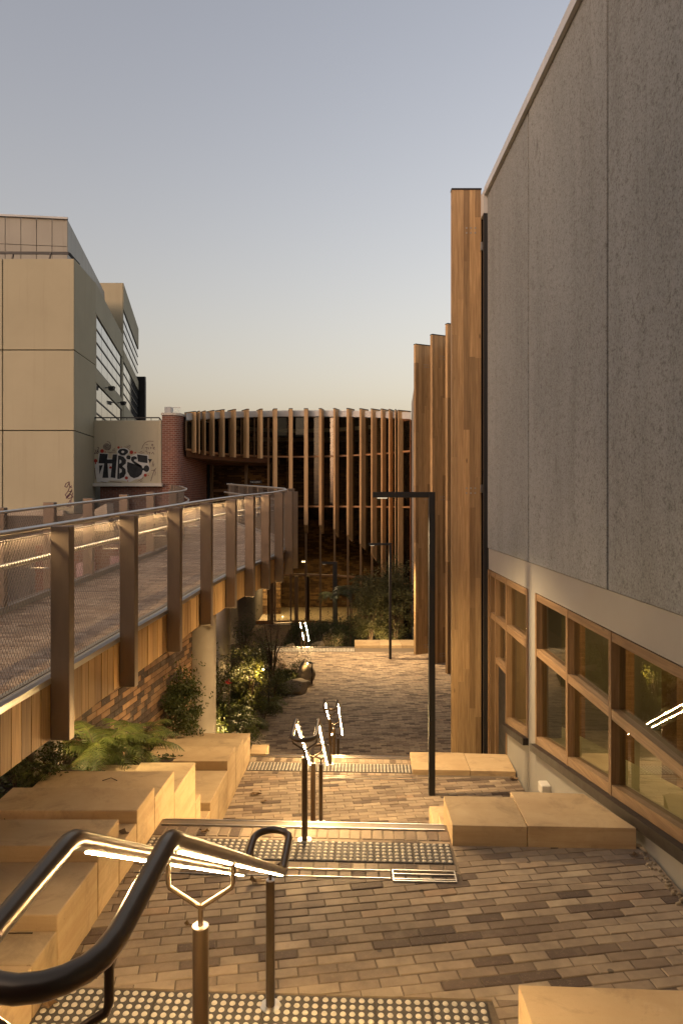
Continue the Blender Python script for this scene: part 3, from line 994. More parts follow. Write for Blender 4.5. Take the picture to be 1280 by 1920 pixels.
# ================================================================ the ramp bridge
NEAR = [(-2.42, 1.35), (-2.29, 2.56), (-2.18, 3.78), (-2.06, 5.0), (-1.95, 6.22), (-1.82, 7.41), (-1.715, 8.63), (-1.58, 9.73), (-1.43, 10.6), (-1.26, 11.26), (-1.10, 11.95), (-1.0, 12.9), (-.94, 13.6),
        (-1.08, 14.7), (-1.36, 15.7), (-1.72, 16.7), (-2.1, 17.7), (-2.5, 18.7), (-2.9, 19.8), (-3.4, 21.2)]
FAR = [(-3.86, 1.35), (-3.85, 2.6), (-3.84, 3.9), (-3.82, 5.15), (-3.80, 6.35), (-3.77, 7.57), (-3.72, 8.77), (-3.66, 9.96), (-3.6, 11.4), (-3.52, 12.7), (-3.47, 14.2), (-3.62, 15.4), (-3.85, 16.5), (-4.15, 17.6), (-4.5, 18.8), (-4.95, 20.2)]
def capz(d):
    return -1.30 + .0465 * (d - 5) if d <= 13.6 else -.90 + .040 * (d - 13.6)
def deckz(d): return capz(d) - .075
bridge = thing('ramp_bridge', 'raised timber sided ramp with bronze posts and wire mesh balustrade', 'ramp', (-2.06, 5.0, -2.2))

# deck slab
def strip(b, A, B, zf, th, m=0):
    n = min(len(A), len(B))
    for i in range(n - 1):
        p = [(A[i][0], A[i][1]), (B[i][0], B[i][1]), (B[i + 1][0], B[i + 1][1]), (A[i + 1][0], A[i + 1][1])]
        p = p[::-1] if True else p
        b.prism([p[3], p[2], p[1], p[0]][::-1], lambda x, y: zf(y) - th, lambda x, y: zf(y), m)
def resample(P, n):
    d = [0]
    for a, c in zip(P, P[1:]): d.append(d[-1] + math.hypot(c[0] - a[0], c[1] - a[1]))
    out = []
    for k in range(n):
        t = d[-1] * k / (n - 1)
        for i in range(len(P) - 1):
            if t <= d[i + 1] + 1e-9:
                f = (t - d[i]) / (d[i + 1] - d[i]); out.append((P[i][0] + (P[i + 1][0] - P[i][0]) * f, P[i][1] + (P[i + 1][1] - P[i][1]) * f)); break
    return out
Rn, Rf = resample(NEAR, 26), resample(FAR, 26)
vs, fs = [], []
for (a, c) in zip(Rn, Rf):
    ia = (a[0] - .14, a[1]); ic = (c[0] + .05, c[1])
    vs += [(ia[0], ia[1], deckz(ia[1]) - .007), (ic[0], ic[1], deckz(ic[1]) - .007), (ia[0], ia[1], deckz(ia[1]) - .34), (ic[0], ic[1], deckz(ic[1]) - .34)]
for i in range(25):
    k = i * 4
    fs += [(k, k + 4, k + 5, k + 1), (k + 2, k + 3, k + 7, k + 6), (k, k + 2, k + 6, k + 4), (k + 1, k + 5, k + 7, k + 3)]
fs += [(0, 1, 3, 2), (100, 102, 103, 101)]
b = MB(); b.add(vs, fs); deck = b.build('deck', M['mortar'], bridge)
# landing between the ramp's end and the entrance
b = MB(); b.prism([(-3.05, 20.6), (-3.0, 34.4), (-7.2, 34.4), (-5.1, 20.6)], lambda x, y: -1.0, lambda x, y: min(deckz(y), -.30) - .02)
b.build('entry_deck', M['deckp_i'], bridge)
# pavers on the deck (straight part real bricks)
pave(deck, [[(-3.82, 3.0), (-2.40, 3.0), (-1.90, 8.4), (-3.74, 8.4)], [(-3.74, 8.4), (-1.90, 8.4), (-1.58, 10.8), (-3.62, 10.8)], [(-3.62, 10.8), (-1.58, 10.8), (-1.16, 13.5), (-3.5, 13.5)],
            [(-3.5, 13.5), (-1.16, 13.5), (-2.0, 17.2), (-4.0, 17.2)], [(-4.0, 17.2), (-2.0, 17.2), (-3.3, 20.9), (-5.1, 20.9)]],
     lambda x, y: deckz(y), 3, M['deckp'], M['deckp_i'], 290, seed=21, slope=(math.atan(.0465), 0),
     key=lambda t: (0 if t[0][1] > 4.1 and t[0][0] > -3.75 else 50) + t[0][1])
# kerb and steel edge along the near side; fascia boards; posts; mesh
def along(P, i): return Vector((P[i][0], P[i][1], 0)), Vector((P[i + 1][0], P[i + 1][1], 0))
kb, se = MB(), MB()
for i in range(len(NEAR) - 1):
    a, c = along(NEAR, i)
    t = (c - a).normalized(); nrm = Vector((t.y, -t.x, 0))   # towards the stairs
    za, zb = capz(a.y), capz(c.y)
    o = lambda p, k, z: p + nrm * (k - .095) + Vector((0, 0, z))
    kb.hexa([o(a, -.14, za - .10), o(a, .005, za - .10), o(c, .005, zb - .10), o(c, -.14, zb - .10), o(a, -.14, za - .012), o(a, .005, za - .012), o(c, .005, zb - .012), o(c, -.14, zb - .012)])
    se.hexa([o(a, -.035, za - .045), o(a, .03, za - .045), o(c, .03, zb - .045), o(c, -.035, zb - .045), o(a, -.035, za), o(a, .03, za), o(c, .03, zb), o(c, -.035, zb)])
kb.build('kerb', M['render'], bridge); se.build('steel_edge', M['steel'], bridge)
kb = MB()
for i in range(len(FAR) - 1):
    a, c = along(FAR, i)
    kb.bar((a.x, a.y, capz(a.y) - .05), (c.x, c.y, capz(c.y) - .05), .10, .09)
kb.build('kerb', M['render'], bridge)
for i in range(2, len(NEAR) - 1):
    a, c = along(NEAR, i)
    t = (c - a); L = t.length; t.normalize(); nrm = Vector((t.y, -t.x, 0))
    n = max(2, round(L / .128)); w = L / n
    for k in range(n):
        p = a + t * (k * w + .004); q = a + t * ((k + 1) * w - .004)
        dp = random.uniform(-.003, .003)
        z0a, z1a, z0b, z1b = capz(p.y) - .455, capz(p.y) - .050, capz(q.y) - .455, capz(q.y) - .050
        o = lambda s, kk, z: (s.x + nrm.x * (kk + dp - .095), s.y + nrm.y * (kk + dp - .095), z)
        m = MB().hexa([o(p, -.012, z0a), o(p, .016, z0a), o(q, .016, z0b), o(q, -.012, z0b), o(p, -.012, z1a), o(p, .016, z1a), o(q, .016, z1b), o(q, -.012, z1b)])
        m.build('board', M['board'], bridge)
bk = MB()
for i in range(2, len(NEAR) - 1):
    a, c = along(NEAR, i)
    t = (c - a).normalized(); nrm = Vector((t.y, -t.x, 0))
    o = lambda p, k, z: p + nrm * (k - .095) + Vector((0, 0, z))
    bk.hexa([o(a, -.05, capz(a.y) - .44), o(a, -.018, capz(a.y) - .44), o(c, -.018, capz(c.y) - .44), o(c, -.05, capz(c.y) - .44), o(a, -.05, capz(a.y) - .104), o(a, -.018, capz(a.y) - .104), o(c, -.018, capz(c.y) - .104), o(c, -.05, capz(c.y) - .104)])
bk.build('fascia_backing', M['darkgap'], bridge)
TOPS = {3: -.1875, 4: -.135, 5: -.0735, 6: -.034, 7: .015, 8: .06, 9: .095, 10: .14, 11: .165, 12: .175}
for i in range(1, len(NEAR)):
    x, d = NEAR[i]
    a, c = along(NEAR, max(0, i - 1)) if i == len(NEAR) - 1 else along(NEAR, i)
    t = (c - a).normalized(); ang = math.atan2(t.y, t.x) - math.pi / 2
    zt = TOPS.get(i, capz(d) + 1.11); zb = capz(d) - .46
    w, dp = .146, .075
    m = MB().bbox(-w / 2, w / 2, -.005, dp, 0, zt - zb, .005)
    ca, sa = math.cos(ang), math.sin(ang)
    m.v = [(x + v[0] * ca - v[1] * sa, d + v[0] * sa + v[1] * ca, zb + v[2]) for v in m.v]
    m.build('post', M['bronze'], bridge)
for i in range(1, len(FAR)):
    x, d = FAR[i]
    a, c = along(FAR, max(0, i - 1)) if i == len(FAR) - 1 else along(FAR, i)
    t = (c - a).normalized(); ang = math.atan2(t.y, t.x) - math.pi / 2
    zt = capz(d) + 1.10; zb = capz(d) - .5
    m = MB().bbox(-.073, .073, -.005, .075, 0, zt - zb, .005)
    ca, sa = math.cos(ang), math.sin(ang)
    m.v = [(x - .04 + v[0] * ca - v[1] * sa, d + v[0] * sa + v[1] * ca, zb + v[2]) for v in m.v]
    m.build('post', M['bronze'], bridge)

def mesh_panel(a, c, inset, za, zb, hgt, pitch=.032, steep=.052, th=.0022):
    """crossed wires between two posts: real wires, one panel"""
    t = (c - a); L = t.length; t = t / L; nrm = Vector((t.y, -t.x, 0))
    m = MB()
    k = pitch / steep        # sideways run per unit height
    def P(u, h):
        z = za + (zb - za) * u / L + h
        p = a + t * u - nrm * inset
        return (p.x, p.y, z)
    def wire(u0, h0, u1, h1, off):
        A, B = Vector(P(u0, h0)), Vector(P(u1, h1))
        w = (B - A).normalized(); s1 = w.cross(nrm).normalized() * th; s2 = nrm * th * .8
        p = [A + s1, A - s1 * .5 + s2, A - s1 * .5 - s2, B + s1, B - s1 * .5 + s2, B - s1 * .5 - s2]
        m.add(p, [(0, 1, 4, 3), (1, 2, 5, 4), (2, 0, 3, 5)])
    span = hgt * k
    n = int((L + span) / pitch) + 1
    for q in range(n):
        s = -span + q * pitch
        for dr in (1, -1):
            # u(h) = s + k h  (dr=1)   or  L - (s + k h)
            h0, h1 = 0.0, hgt
            if s < 0: h0 = -s / k
            if s + k * hgt > L: h1 = (L - s) / k
            if h1 - h0 < .02: continue
            u0, u1 = s + k * h0, s + k * h1
            if dr < 0: u0, u1 = L - u0, L - u1
            wire(u0, h0, u1, h1, 0)
    m.bar(P(0, 0), P(L, 0), .006, .006); m.bar(P(0, hgt), P(L, hgt), .006, .006)
    return m
for i in range(2, len(NEAR) - 1):
    a, c = along(NEAR, i)
    pit, st, th = (.034, .056, .0019) if i < 8 else ((.045, .075, .0028) if i < 13 else (.07, .11, .0032))
    mesh_panel(a, c, .125, capz(a.y) + .02, capz(c.y) + .02, 1.03, pit, st, th).build('mesh_panel', M['wire'], bridge, kind='stuff')
for i in range(2, len(FAR) - 1):
    a, c = along(FAR, i)
    pit, st, th = (.04, .066, .0024) if i < 8 else (.07, .11, .0028)
    mesh_panel(a, c, -.05, capz(a.y) + .02, capz(c.y) + .02, 1.03, pit, st, th).build('mesh_panel', M['wire'], bridge, kind='stuff')
# rails: top rail with light strip on the underside, hand rail below
def rail_path(P, inset, dz, i0, i1):
    out = []
    for i in range(i0, i1):
        j = min(i, len(P) - 2)
        a, c = along(P, j); t = (c - a).normalized(); nrm = Vector((t.y, -t.x, 0))
        p = (a if i == j else c) - nrm * inset
        out.append((p.x, p.y, capz(p.y) + dz))
    return out
tp = rail_path(NEAR, .15, 1.10, 1, len(NEAR))
MB().tube(tp, .021, 10).build('top_rail', M['steel'], bridge)
m = MB()
for p, q in list(zip(tp, tp[1:]))[:8]:
    p, q = Vector(p), Vector(q); e = (q - p) * .03
    m.bar(p + e - Vector((0, 0, .024)), q - e - Vector((0, 0, .024)), .012, .006)
    m.m[-4] = 1          # only the underside of the channel gives light
m.build('light_strip', [M['steel'], M['ledsoft']], bridge)
MB().tube(rail_path(NEAR, .23, .855, 1, len(NEAR)), .021, 10).build('hand_rail', M['steel'], bridge)
MB().tube(rail_path(FAR, -.11, 1.06, 1, len(FAR)), .018, 8).build('top_rail', M['steel'], bridge)
MB().tube(rail_path(FAR, -.155, .80, 1, len(FAR)), .021, 8).build('hand_rail', M['steel'], bridge)
m = MB()
for i in range(2, 12):
    for (P, ins, s) in ((NEAR, .23, 1),):
        p = rail_path(P, ins, .80, i, i + 1)[0]; q = rail_path(P, .09, .80, i, i + 1)[0]
        m.tube([q, p, (p[0], p[1], p[2] + .045)], .006, 6)
m.build('rail_bracket', M['steel'], bridge)
# supports: round columns, plinth
MB().cyl((-2.36, 11.5), .245, -4.4, deckz(11.5) - .33, 40).build('column', M['conc'], bridge)
MB().cyl((-3.02, 17.0), .26, -6.0, deckz(17) - .33, 36).build('column', M['conc'], bridge)
MB().bbox(-2.88, -2.70, 6.42, 6.62, -2.7, -2.27, .01).build('footing', M['conc'], bridge)
MB().bbox(-3.05, -2.80, 6.3, 6.7, -2.7, -2.27, .03).build('footing', M['conc'], bridge)

# mottled brick wall under the ramp
wall = thing('brick_wall', 'mottled dark and tan brick wall under the ramp, behind the ferns', 'wall', (-2.9, 7.0, -4.2))
A = Vector((-2.98, 6.2, 0)); B = Vector((-2.40, 12.0, 0)); T = (B - A).normalized(); N = Vector((T.y, -T.x, 0)); ANG = math.atan2(T.y, T.x)
m = MB(); Lw = (B - A).length
def wz(u): return deckz((A + T * u).y) - .342
m.hexa([A - N * .2 + Vector((0, 0, -5)), A + Vector((0, 0, -5)), B + Vector((0, 0, -5)), B - N * .2 + Vector((0, 0, -5)),
        A - N * .2 + Vector((0, 0, wz(0))), A + Vector((0, 0, wz(0))), B + Vector((0, 0, wz(Lw))), B - N * .2 + Vector((0, 0, wz(Lw)))])
m.build('wall_core', M['mortar_d'], wall)
wb = _brick_mesh(.226, .068, .03, .003)
wme = bpy.data.meshes.new('brick'); wme.from_pydata([(v[0], -v[2], v[1]) for v in wb.v], [], [tuple(reversed(f)) for f in wb.f]); wme.materials.append(M['mottle'])
cand = []
for r in range(44):
    z = -4.95 + r * .078
    for k in range(-1, int(Lw / .236) + 1):
        u = (k + .5 + (.5 if r % 2 else 0)) * .236
        if u < .12 or u > Lw - .12: continue
        if z + .04 > wz(u): continue
        p = A + T * u
        cand.append((p, z))
def seen(c):
    p, z = c
    s = 0
    if z < soil_z(p.x, p.y) - .05: s += 100
    if p.y < 6.9: s += 40
    return s + abs(z + 2.5) * 1.5
cand.sort(key=seen)
rest = MB()
for n, (p, z) in enumerate(cand):
    if z < soil_z(p.x, p.y) - .25: continue
    q = p + N * (.006 + random.uniform(-.002, .003))
    # wall bricks stand with their long face outwards
    if n < 300:
        inst('brick', wme, wall, (q.x, q.y, z), (0, random.gauss(0, .004), ANG))
    else:
        ca, sa = math.cos(ANG), math.sin(ANG)
        rest.add([(q.x + v.co.x * ca - v.co.y * sa, q.y + v.co.x * sa + v.co.y * ca, z + v.co.z) for v in wme.vertices], [tuple(f.vertices) for f in wme.polygons])
if rest.v: rest.build('brick_field', M['mottle_i'], wall, kind='stuff')

# old rubble heap and walls of the yard seen through the mesh
b = MB()
rnd = random.Random(4)
for k in range(170):
    x, y = rnd.uniform(-8.8, -5.2), rnd.uniform(10.5, 14.5)
    h = 1.0 * max(0, 1 - abs(x + 6.9) / 2.0) * max(0, 1 - abs(y - 12.6) / 2.4)
    c = Vector((x, y, -2.6 + h * rnd.random() + .05)); s = rnd.uniform(.12, .34)
    pts = [c + Vector((sx * s * rnd.uniform(.6, 1.2), sy * s * rnd.uniform(.6, 1.1), sz * s * rnd.uniform(.35, .8))) for sz in (-1, 1) for (sx, sy) in ((-1, -1), (1, -1), (1, 1), (-1, 1))]
    b.hexa(pts)
o = b.build('rubble', M['rock'], None, kind='stuff'); tag(o, 'heap of grey rubble in the yard seen through the ramp mesh', 'rubble')
# ================================================================ concrete hall on the right
hall = thing('concrete_hall', 'dark concrete panel hall with timber framed windows and tall timber fins', 'building', (2.5, 11.6, -5.15))
def wprism(b, dz, o0, o1, m=0):
    """polygon in (depth, height) along the hall wall, between two offsets from the wall face (o0 outer < o1 inner)"""
    n = len(dz)
    vs = [(XW(d) + o0, d, z) for d, z in dz] + [(XW(d) + o1, d, z) for d, z in dz]
    fs = [tuple(range(n)), tuple(reversed(range(n, 2 * n)))] + [(i, n + i, n + (i + 1) % n, (i + 1) % n) for i in range(n)]
    return b.add(vs, fs, m)
def ZR(d): return 5.23 + .0403 * (d - 11.6)
edges = [11.6, 8.92, 6.16, 3.40, .64, -2.12, -4.9]
for a, c in zip(edges, edges[1:]):
    g_ = .024
    wprism(MB(), [(a - (0 if a == 11.6 else g_), -.806), (a - (0 if a == 11.6 else g_), ZR(a)), (c + g_, ZR(c)), (c + g_, -.806)], 0, .16).build('concrete_panel', M['agg'], hall, bevel=.006)
wprism(MB(), [(11.58, -.80), (11.58, ZR(11.6) - .02), (-4.9, ZR(-4.9) - .02), (-4.9, -.80)], .165, .34).build('panel_backing', M['darkgap'], hall)
def rbot(d): return -2.955 - .173 * (d - 8.52)        # top of the sloping bottom frame member
w = MB()
wprism(w, [(11.58, -1.165), (11.58, -.812), (-4.9, -.812), (-4.9, -1.165)], .012, .34)
wprism(w, [(8.96, -5.6), (8.96, -1.165), (8.612, -1.165), (8.612, -5.6)], .012, .34)
wprism(w, [(8.609, -5.6), (8.609, rbot(8.609) - .19), (.5, rbot(.5) - .19), (.5, -5.6)], .012, .34)
wprism(w, [(10.26, -5.6), (10.26, rbot(10.26) - .19), (8.963, rbot(8.963) - .19), (8.963, -5.6)], .012, .34)
wprism(w, [(.497, -5.6), (.497, -1.165), (-4.9, -1.165), (-4.9, -5.6)], .012, .34)
w.build('wall', M['render'], hall)
# roof edge flashing and roof
f = MB()
wprism(f, [(11.62, ZR(11.62) - .03), (11.62, ZR(11.62) + .10), (-4.9, ZR(-4.9) + .10), (-4.9, ZR(-4.9) - .03)], -.055, -.004)
wprism(f, [(11.62, ZR(11.62) + .085), (11.62, ZR(11.62) + .11), (-4.9, ZR(-4.9) + .11), (-4.9, ZR(-4.9) + .085)], -.002, .5)
f.build('flashing', M['flash'], hall)
r = MB(); r.hexa([(XW(-4.9) + .36, -4.9, 4.3), (14, -4.9, 4.3), (14, 24, 4.6), (XW(11.6) + .9, 11.6, 4.9), (XW(-4.9) + .36, -4.9, 4.55), (14, -4.9, 4.55), (14, 24, 4.95), (XW(11.6) + .9, 11.6, 5.15)])
r.build('roof', M['flash'], hall)

def upright(d, z0, z1, wd=.062, o0=.0, o1=.13):
    return wprism(MB(), [(d + wd / 2, z0), (d + wd / 2, z1), (d - wd / 2, z1), (d - wd / 2, z0)], o0, o1).build('window_upright', M['railz'], win)
def rail(d1, d0, zt1, zt0, h, o0=.004, o1=.125):
    return wprism(MB(), [(d1, zt1 - h), (d1, zt1), (d0, zt0), (d0, zt0 - h)], o0, o1).build('window_rail', M['railx'], win)
def pane(d1, d0, z0f, z1f):
    p = MB()
    p.add([(XW(d1) + .075, d1, z0f(d1)), (XW(d0) + .075, d0, z0f(d0)), (XW(d0) + .075, d0, z1f(d0)), (XW(d1) + .075, d1, z1f(d1))], [(0, 1, 2, 3)])
    return p.build('pane', M['glass'], win)
# large window
wfm = wprism(MB(), [(8.607, rbot(8.607) - .10), (8.607, rbot(8.607) - .19), (.502, rbot(.502) - .19), (.502, rbot(.502) - .10)], -.06, .20)
win = wfm.build('window', M['sill'], hall); win['label'] = 'long timber window with a sloping brown sill'
ups = [8.565, 7.33, 6.10, 4.66, 3.2, 1.75, .545]
for u in ups: upright(u, rbot(u) - .098, -1.172)
for a, c in zip(ups, ups[1:]):
    a2, c2 = a - .0325, c + .0325
    rail(a2, c2, -1.172, -1.172, .083)
    rail(a2, c2, rbot(a2), rbot(c2), .095)
    if rbot(c2) < -2.05:
        rail(a2, c2, -1.86, -1.86, .088)
        pane(a2, c2, lambda d: -1.862, lambda d: -1.255)
        pane(a2, c2, lambda d: rbot(d) - .003, lambda d: -1.946)
    else:
        pane(a2, c2, lambda d: rbot(d) - .003, lambda d: -1.267)
# small window and door by the fins
wfm = wprism(MB(), [(10.26, rbot(10.26) - .10), (10.26, rbot(10.26) - .19), (8.966, rbot(8.966) - .19), (8.966, rbot(8.966) - .10)], -.06, .20)
win = wfm.build('window', M['sill'], hall); win['label'] = 'narrow timber window beside the black door'
for u, zb in ((9.0, rbot(9.0) - .098), (10.22, -5.15), (11.0, -5.15), (11.38, -5.15), (11.56, -5.15)): upright(u, zb, -1.172)
for a, c in ((10.18, 9.04), (10.96, 10.26), (11.34, 11.04), (11.52, 11.42)):
    rail(a, c, -1.172, -1.172, .09)
    rail(a, c, -1.86, -1.86, .10)
    pane(a, c, lambda d: -1.862, lambda d: -1.262)
rail(10.18, 9.04, rbot(10.18), rbot(9.04), .095)
pane(10.18, 9.04, lambda d: rbot(d) - .003, lambda d: -1.958)
rail(10.96, 10.26, -2.525, -2.525, .09)
pane(10.96, 10.26, lambda d: -2.528, lambda d: -1.958)
pane(11.34, 11.04, lambda d: -5.1, lambda d: -1.958)
pane(11.52, 11.42, lambda d: -5.1, lambda d: -1.958)
dr = wprism(MB(), [(10.955, -5.14), (10.955, -2.62), (10.265, -2.62), (10.265, -5.14)], .05, .10).build('door', M['black'], hall)
hm = MB(); hm.tube([(XW(10.4) + .04, 10.36, -3.95), (XW(10.4) - .01, 10.36, -3.95), (XW(10.5) - .01, 10.50, -3.95)], .011, 8)
hm.cyl((XW(10.36) + .035, 10.36), .02, -4.08, -3.90, 10)
hm.build('handle', M['steel'], dr)
# room behind the windows
rm = MB()
rm.box(XW(9) + 4.4, XW(9) + 4.5, -4.8, 11.5, -5.2, -.9)
rm.box(XW(9) + .30, XW(9) + 4.4, 11.44, 11.52, -5.2, -.9)
rm.box(XW(9) + .30, XW(9) + 4.4, -4.8, -4.72, -5.2, -.9)
rm.build('room_wall', M['roomwall'], hall)
rm = MB(); wprism(rm, [(11.4, -3.95), (11.4, -3.85), (-4.7, -1.9), (-4.7, -2.0)], .345, 4.3); rm.build('room_floor', M['floorin'], hall)
rm = MB(); wprism(rm, [(11.4, -.95), (11.4, -.85), (-4.7, -.85), (-4.7, -.95)], .345, 4.3); rm.build('room_ceiling', M['roomwall'], hall)
lg = MB(); wprism(lg, [(10.2, rbot(10.2) - .10), (10.2, rbot(10.2) - .03), (.5, rbot(.5) - .03), (.5, rbot(.5) - .10)], .15, .62); lg.build('window_ledge', M['ledge'], hall)
for dd in (9.9, 8.2, 6.9, 5.6, 4.2):
    b = MB(); b.box(XW(dd) + .9, XW(dd) + 1.02, dd - .16, dd + .16, -4.2, -.95); b.build('room_pillar', M['railh'], hall)
# white floodlight-box on the wall and roof edge pieces
lt = MB(); x0 = XW(8.0); lt.bbox(x0 - .10, x0 + .012, 7.93, 8.09, -3.44, -3.32, .012); lt.build('wall_light', M['whitetrim'], hall)
# steel channel and gap beside the big fin
ch = MB(); ch.box(2.425, 2.505, 11.64, 11.72, -5.15, 5.1); ch.build('downpipe', M['black'], hall)
ch = MB(); ch.box(2.33, 2.50, 11.98, 12.06, -5.15, 5.28); ch.build('channel', M['darkgap'], hall)
for z in (4.4, .2, -4.6):
    MB().box(2.405, 2.44, 11.80, 11.90, z - .07, z + .07).build('fin_bracket', M['steel'], hall)
ch = MB(); ch.box(2.42, 2.51, 11.63, 11.9, 4.9, 5.29); ch.build('gutter_end', M['flash'], hall)

# tall laminated timber fins of the hall: each fin is a cap with staggered boards
def big_fin(x0, x1, y, z0, z1, th, ang, label=None, nb=6, seed=0):
    rnd = random.Random(seed)
    ca, sa = math.cos(R(ang)), math.sin(R(ang))
    def P(u, v): return (x0 + u * ca - v * sa, y + u * sa + v * ca)
    Wf = (x1 - x0) / ca
    cap = MB(); cap.prism([P(-.006, -.012), P(Wf + .006, -.012), P(Wf + .006, th + .01), P(-.006, th + .01)], z1, z1 + .025)
    c = cap.build('fin', M['black'], hall)
    if label: c['label'] = label
    w = Wf / nb
    for k in range(nb):
        zs = [z0]
        zcur = z0 - rnd.uniform(0, 1.8)
        while True:
            zcur += rnd.uniform(1.7, 3.4)
            if zcur >= z1 - .3: break
            if zcur > z0 + .2: zs.append(zcur)
        zs.append(z1)
        for a, e in zip(zs, zs[1:]):
            m = MB(); m.prism([P(k * w + .0006, 0), P((k + 1) * w - .0006, 0), P((k + 1) * w - .0006, th), P(k * w + .0006, th)], a, e - .0008)
            m.build('board', M['lam'], c)
    bl = MB()
    for zz in ((z0 + .22), z0 + (z1 - z0) * .5, z1 - .75):
        for i in range(3):
            for j in range(2):
                u = Wf * .5 + i * .075
                p = P(u, -.002)
                bl.box(p[0] - .014, p[0] + .014, p[1] - .003, p[1] + .004, zz + j * .085 - .014, zz + j * .085 + .014)
    bl.build('bolt_plugs', M['stem'] if False else M['render'], c)
big_fin(1.915, 2.425, 11.86, -5.15, 5.40, .11, 0, 'tallest and nearest timber fin', 5, 1)
big_fin(3.20, 3.72, 20.6, zc(0, 20.6), 5.33, .12, 26, None, 6, 2)
big_fin(2.91, 3.46, 21.9, zc(0, 21.9), 5.32, .12, 26, None, 6, 3)
big_fin(2.53, 3.16, 23.3, zc(0, 23.3), 5.33, .12, 26, None, 6, 4)
for k, (x, y) in enumerate(((2.42, 13.3), (2.68, 14.7), (2.95, 16.2), (3.14, 17.7), (3.26, 19.2))):
    big_fin(x, x + .5, y, zc(0, y), 5.34, .12, -10, None, 1, 20 + k)
# curved wall behind the fins
pts = [(2.55, 12.1), (3.0, 13.6), (3.35, 15.2), (3.6, 17), (3.75, 19), (3.72, 20.6), (3.5, 22.2), (3.2, 23.6), (2.95, 24.8)]
cw = MB()
for a, c in zip(pts, pts[1:]):
    cw.prism([a, (a[0] + .3, a[1]), (c[0] + .3, c[1]), c], -5.3, 5.1)
cw.build('curved_wall', M['darkgap'], hall)
cw = MB(); cw.prism([(2.72, 24.9), (5.0, 24.9), (5.0, 32), (3.28, 32)], -7.0, 4.55); cw.build('side_wall', M['render'], hall)
sl_ = MB(); sl_.bbox(2.66, 2.80, 24.80, 24.895, -1.75, -1.45, .02); sl_.build('security_light', M['whitetrim'], hall)

# ================================================================ far curved building with timber fins
far = thing('curved_building', 'curved glass building with vertical timber fins at the end of the courtyard', 'building', (-.5, 35.5, Z3))
def gd(x):                                  # depth of the concave glass line at a photo column
    return 35.5 - (x - 550.0) ** 2 / (11500.0 if x > 550 else 7700.0)
def GP(x, off=0):
    d = gd(x) + off
    return ((x - 640) * d / F, d)
FINS = [  # edge x0, edge x1, far end x, side (-1: broad face left of the edge), top y, bottom y, slanted bottom y at the back
    (365.6, 368.0, 345.7, -1, 772, 848.5, 847.5), (372.7, 374.9, 366, -1, 771.5, 850.5, 850), (383.7, 385.8, 374, -1, 771, 853, 852.5),
    (399.5, 402.2, 385.5, -1, 770, 854.5, 854.5), (417.8, 421.3, 403, -1, 768.5, 856.5, 856), (439.1, 442.6, 426.5, -1, 768, 857.3, 857),
    (462.5, 467, 453, -1, 767.6, 858.3, 858), (487.9, 492.6, 481, -1, 767.3, 859.3, 859), (513, 519.8, 510.5, -1, 767, 968, 975), (541.9, 548.6, 541, -1, 766.6, 975, 988),
    (569.9, 577, 578, 1, 766.6, 984, 1000), (597.7, 602.7, 607.5, 1, 766.5, 984.5, 1001), (624.6, 628.3, 636.4, 1, 766.3, 992, 1009), (649.5, 653.5, 664.4, 1, 766.2, 1003.7, 1018),
    (673.6, 677, 690.6, 1, 766.7, 1019.6, 1036), (695, 697.6, 713, 1, 767, 1037, 1062), (713.6, 716.5, 728.3, 1, 767.3, 1063, 1085), (728.3, 730.5, 739.9, 1, 768, 1100, 1110), (739.9, 741.4, 745.3, 1, 768.5, 1130, 1130), (745.3, 746.6, 770.2, 1, 769.5, 1190, 1190)]
for k, (xa, xb, xe, side, yt, yb, yb2) in enumerate(FINS):
    dg = gd((xa + xb) / 2)
    wd = .62                                   # real width of a fin
    df = dg - .06 - wd * (.75 if abs(xe - xa) > 14 else .93)   # depth of the front edge
    dbk = dg - .05
    xe2 = xe if side < 0 else xe
    FL, FR = px(xa, YH, df), px(xb, YH, df)
    zt = (YH - yt) * df / F; zb = (YH - yb) * df / F; zb2 = (YH - yb2) * dbk / F
    if side < 0:
        BL = px(xe, YH, dbk); BR = BL + (FR - FL)
    else:
        BR = px(max(xe, xb + .3), YH, dbk); BL = BR - (FR - FL)
    m = MB()
    nb = 5
    lerp = lambda a, c, t: a + (c - a) * t
    def strip_(t0, t1, z0a, z0b):
        p0, p1 = lerp(FL, BL, t0), lerp(FR, BR, t0)
        q1, q0 = lerp(FR, BR, t1), lerp(FL, BL, t1)
        m.hexa([(p0.x, p0.y, z0a), (p1.x, p1.y, z0a), (q1.x, q1.y, z0b), (q0.x, q0.y, z0b), (p0.x, p0.y, zt), (p1.x, p1.y, zt), (q1.x, q1.y, zt), (q0.x, q0.y, zt)])
    for i in range(nb):
        t0, t1 = i / nb, (i + 1) / nb
        strip_(t0 + .004, t1 - .004, lerp(zb, zb2, t0), lerp(zb, zb2, t1))
    fo = m.build('fin', M['fin'], far)
    cp = MB()
    cp.hexa([(FL.x - .01, FL.y - .015, zt + .001), (FR.x + .01, FR.y - .015, zt + .001), (BR.x + .01, BR.y, zt + .001), (BL.x - .01, BL.y, zt + .001), (FL.x - .01, FL.y - .015, zt + .035), (FR.x + .01, FR.y - .015, zt + .035), (BR.x + .01, BR.y, zt + .035), (BL.x - .01, BL.y, zt + .035)])
    cp.build('fin_cap', M['black'], fo)
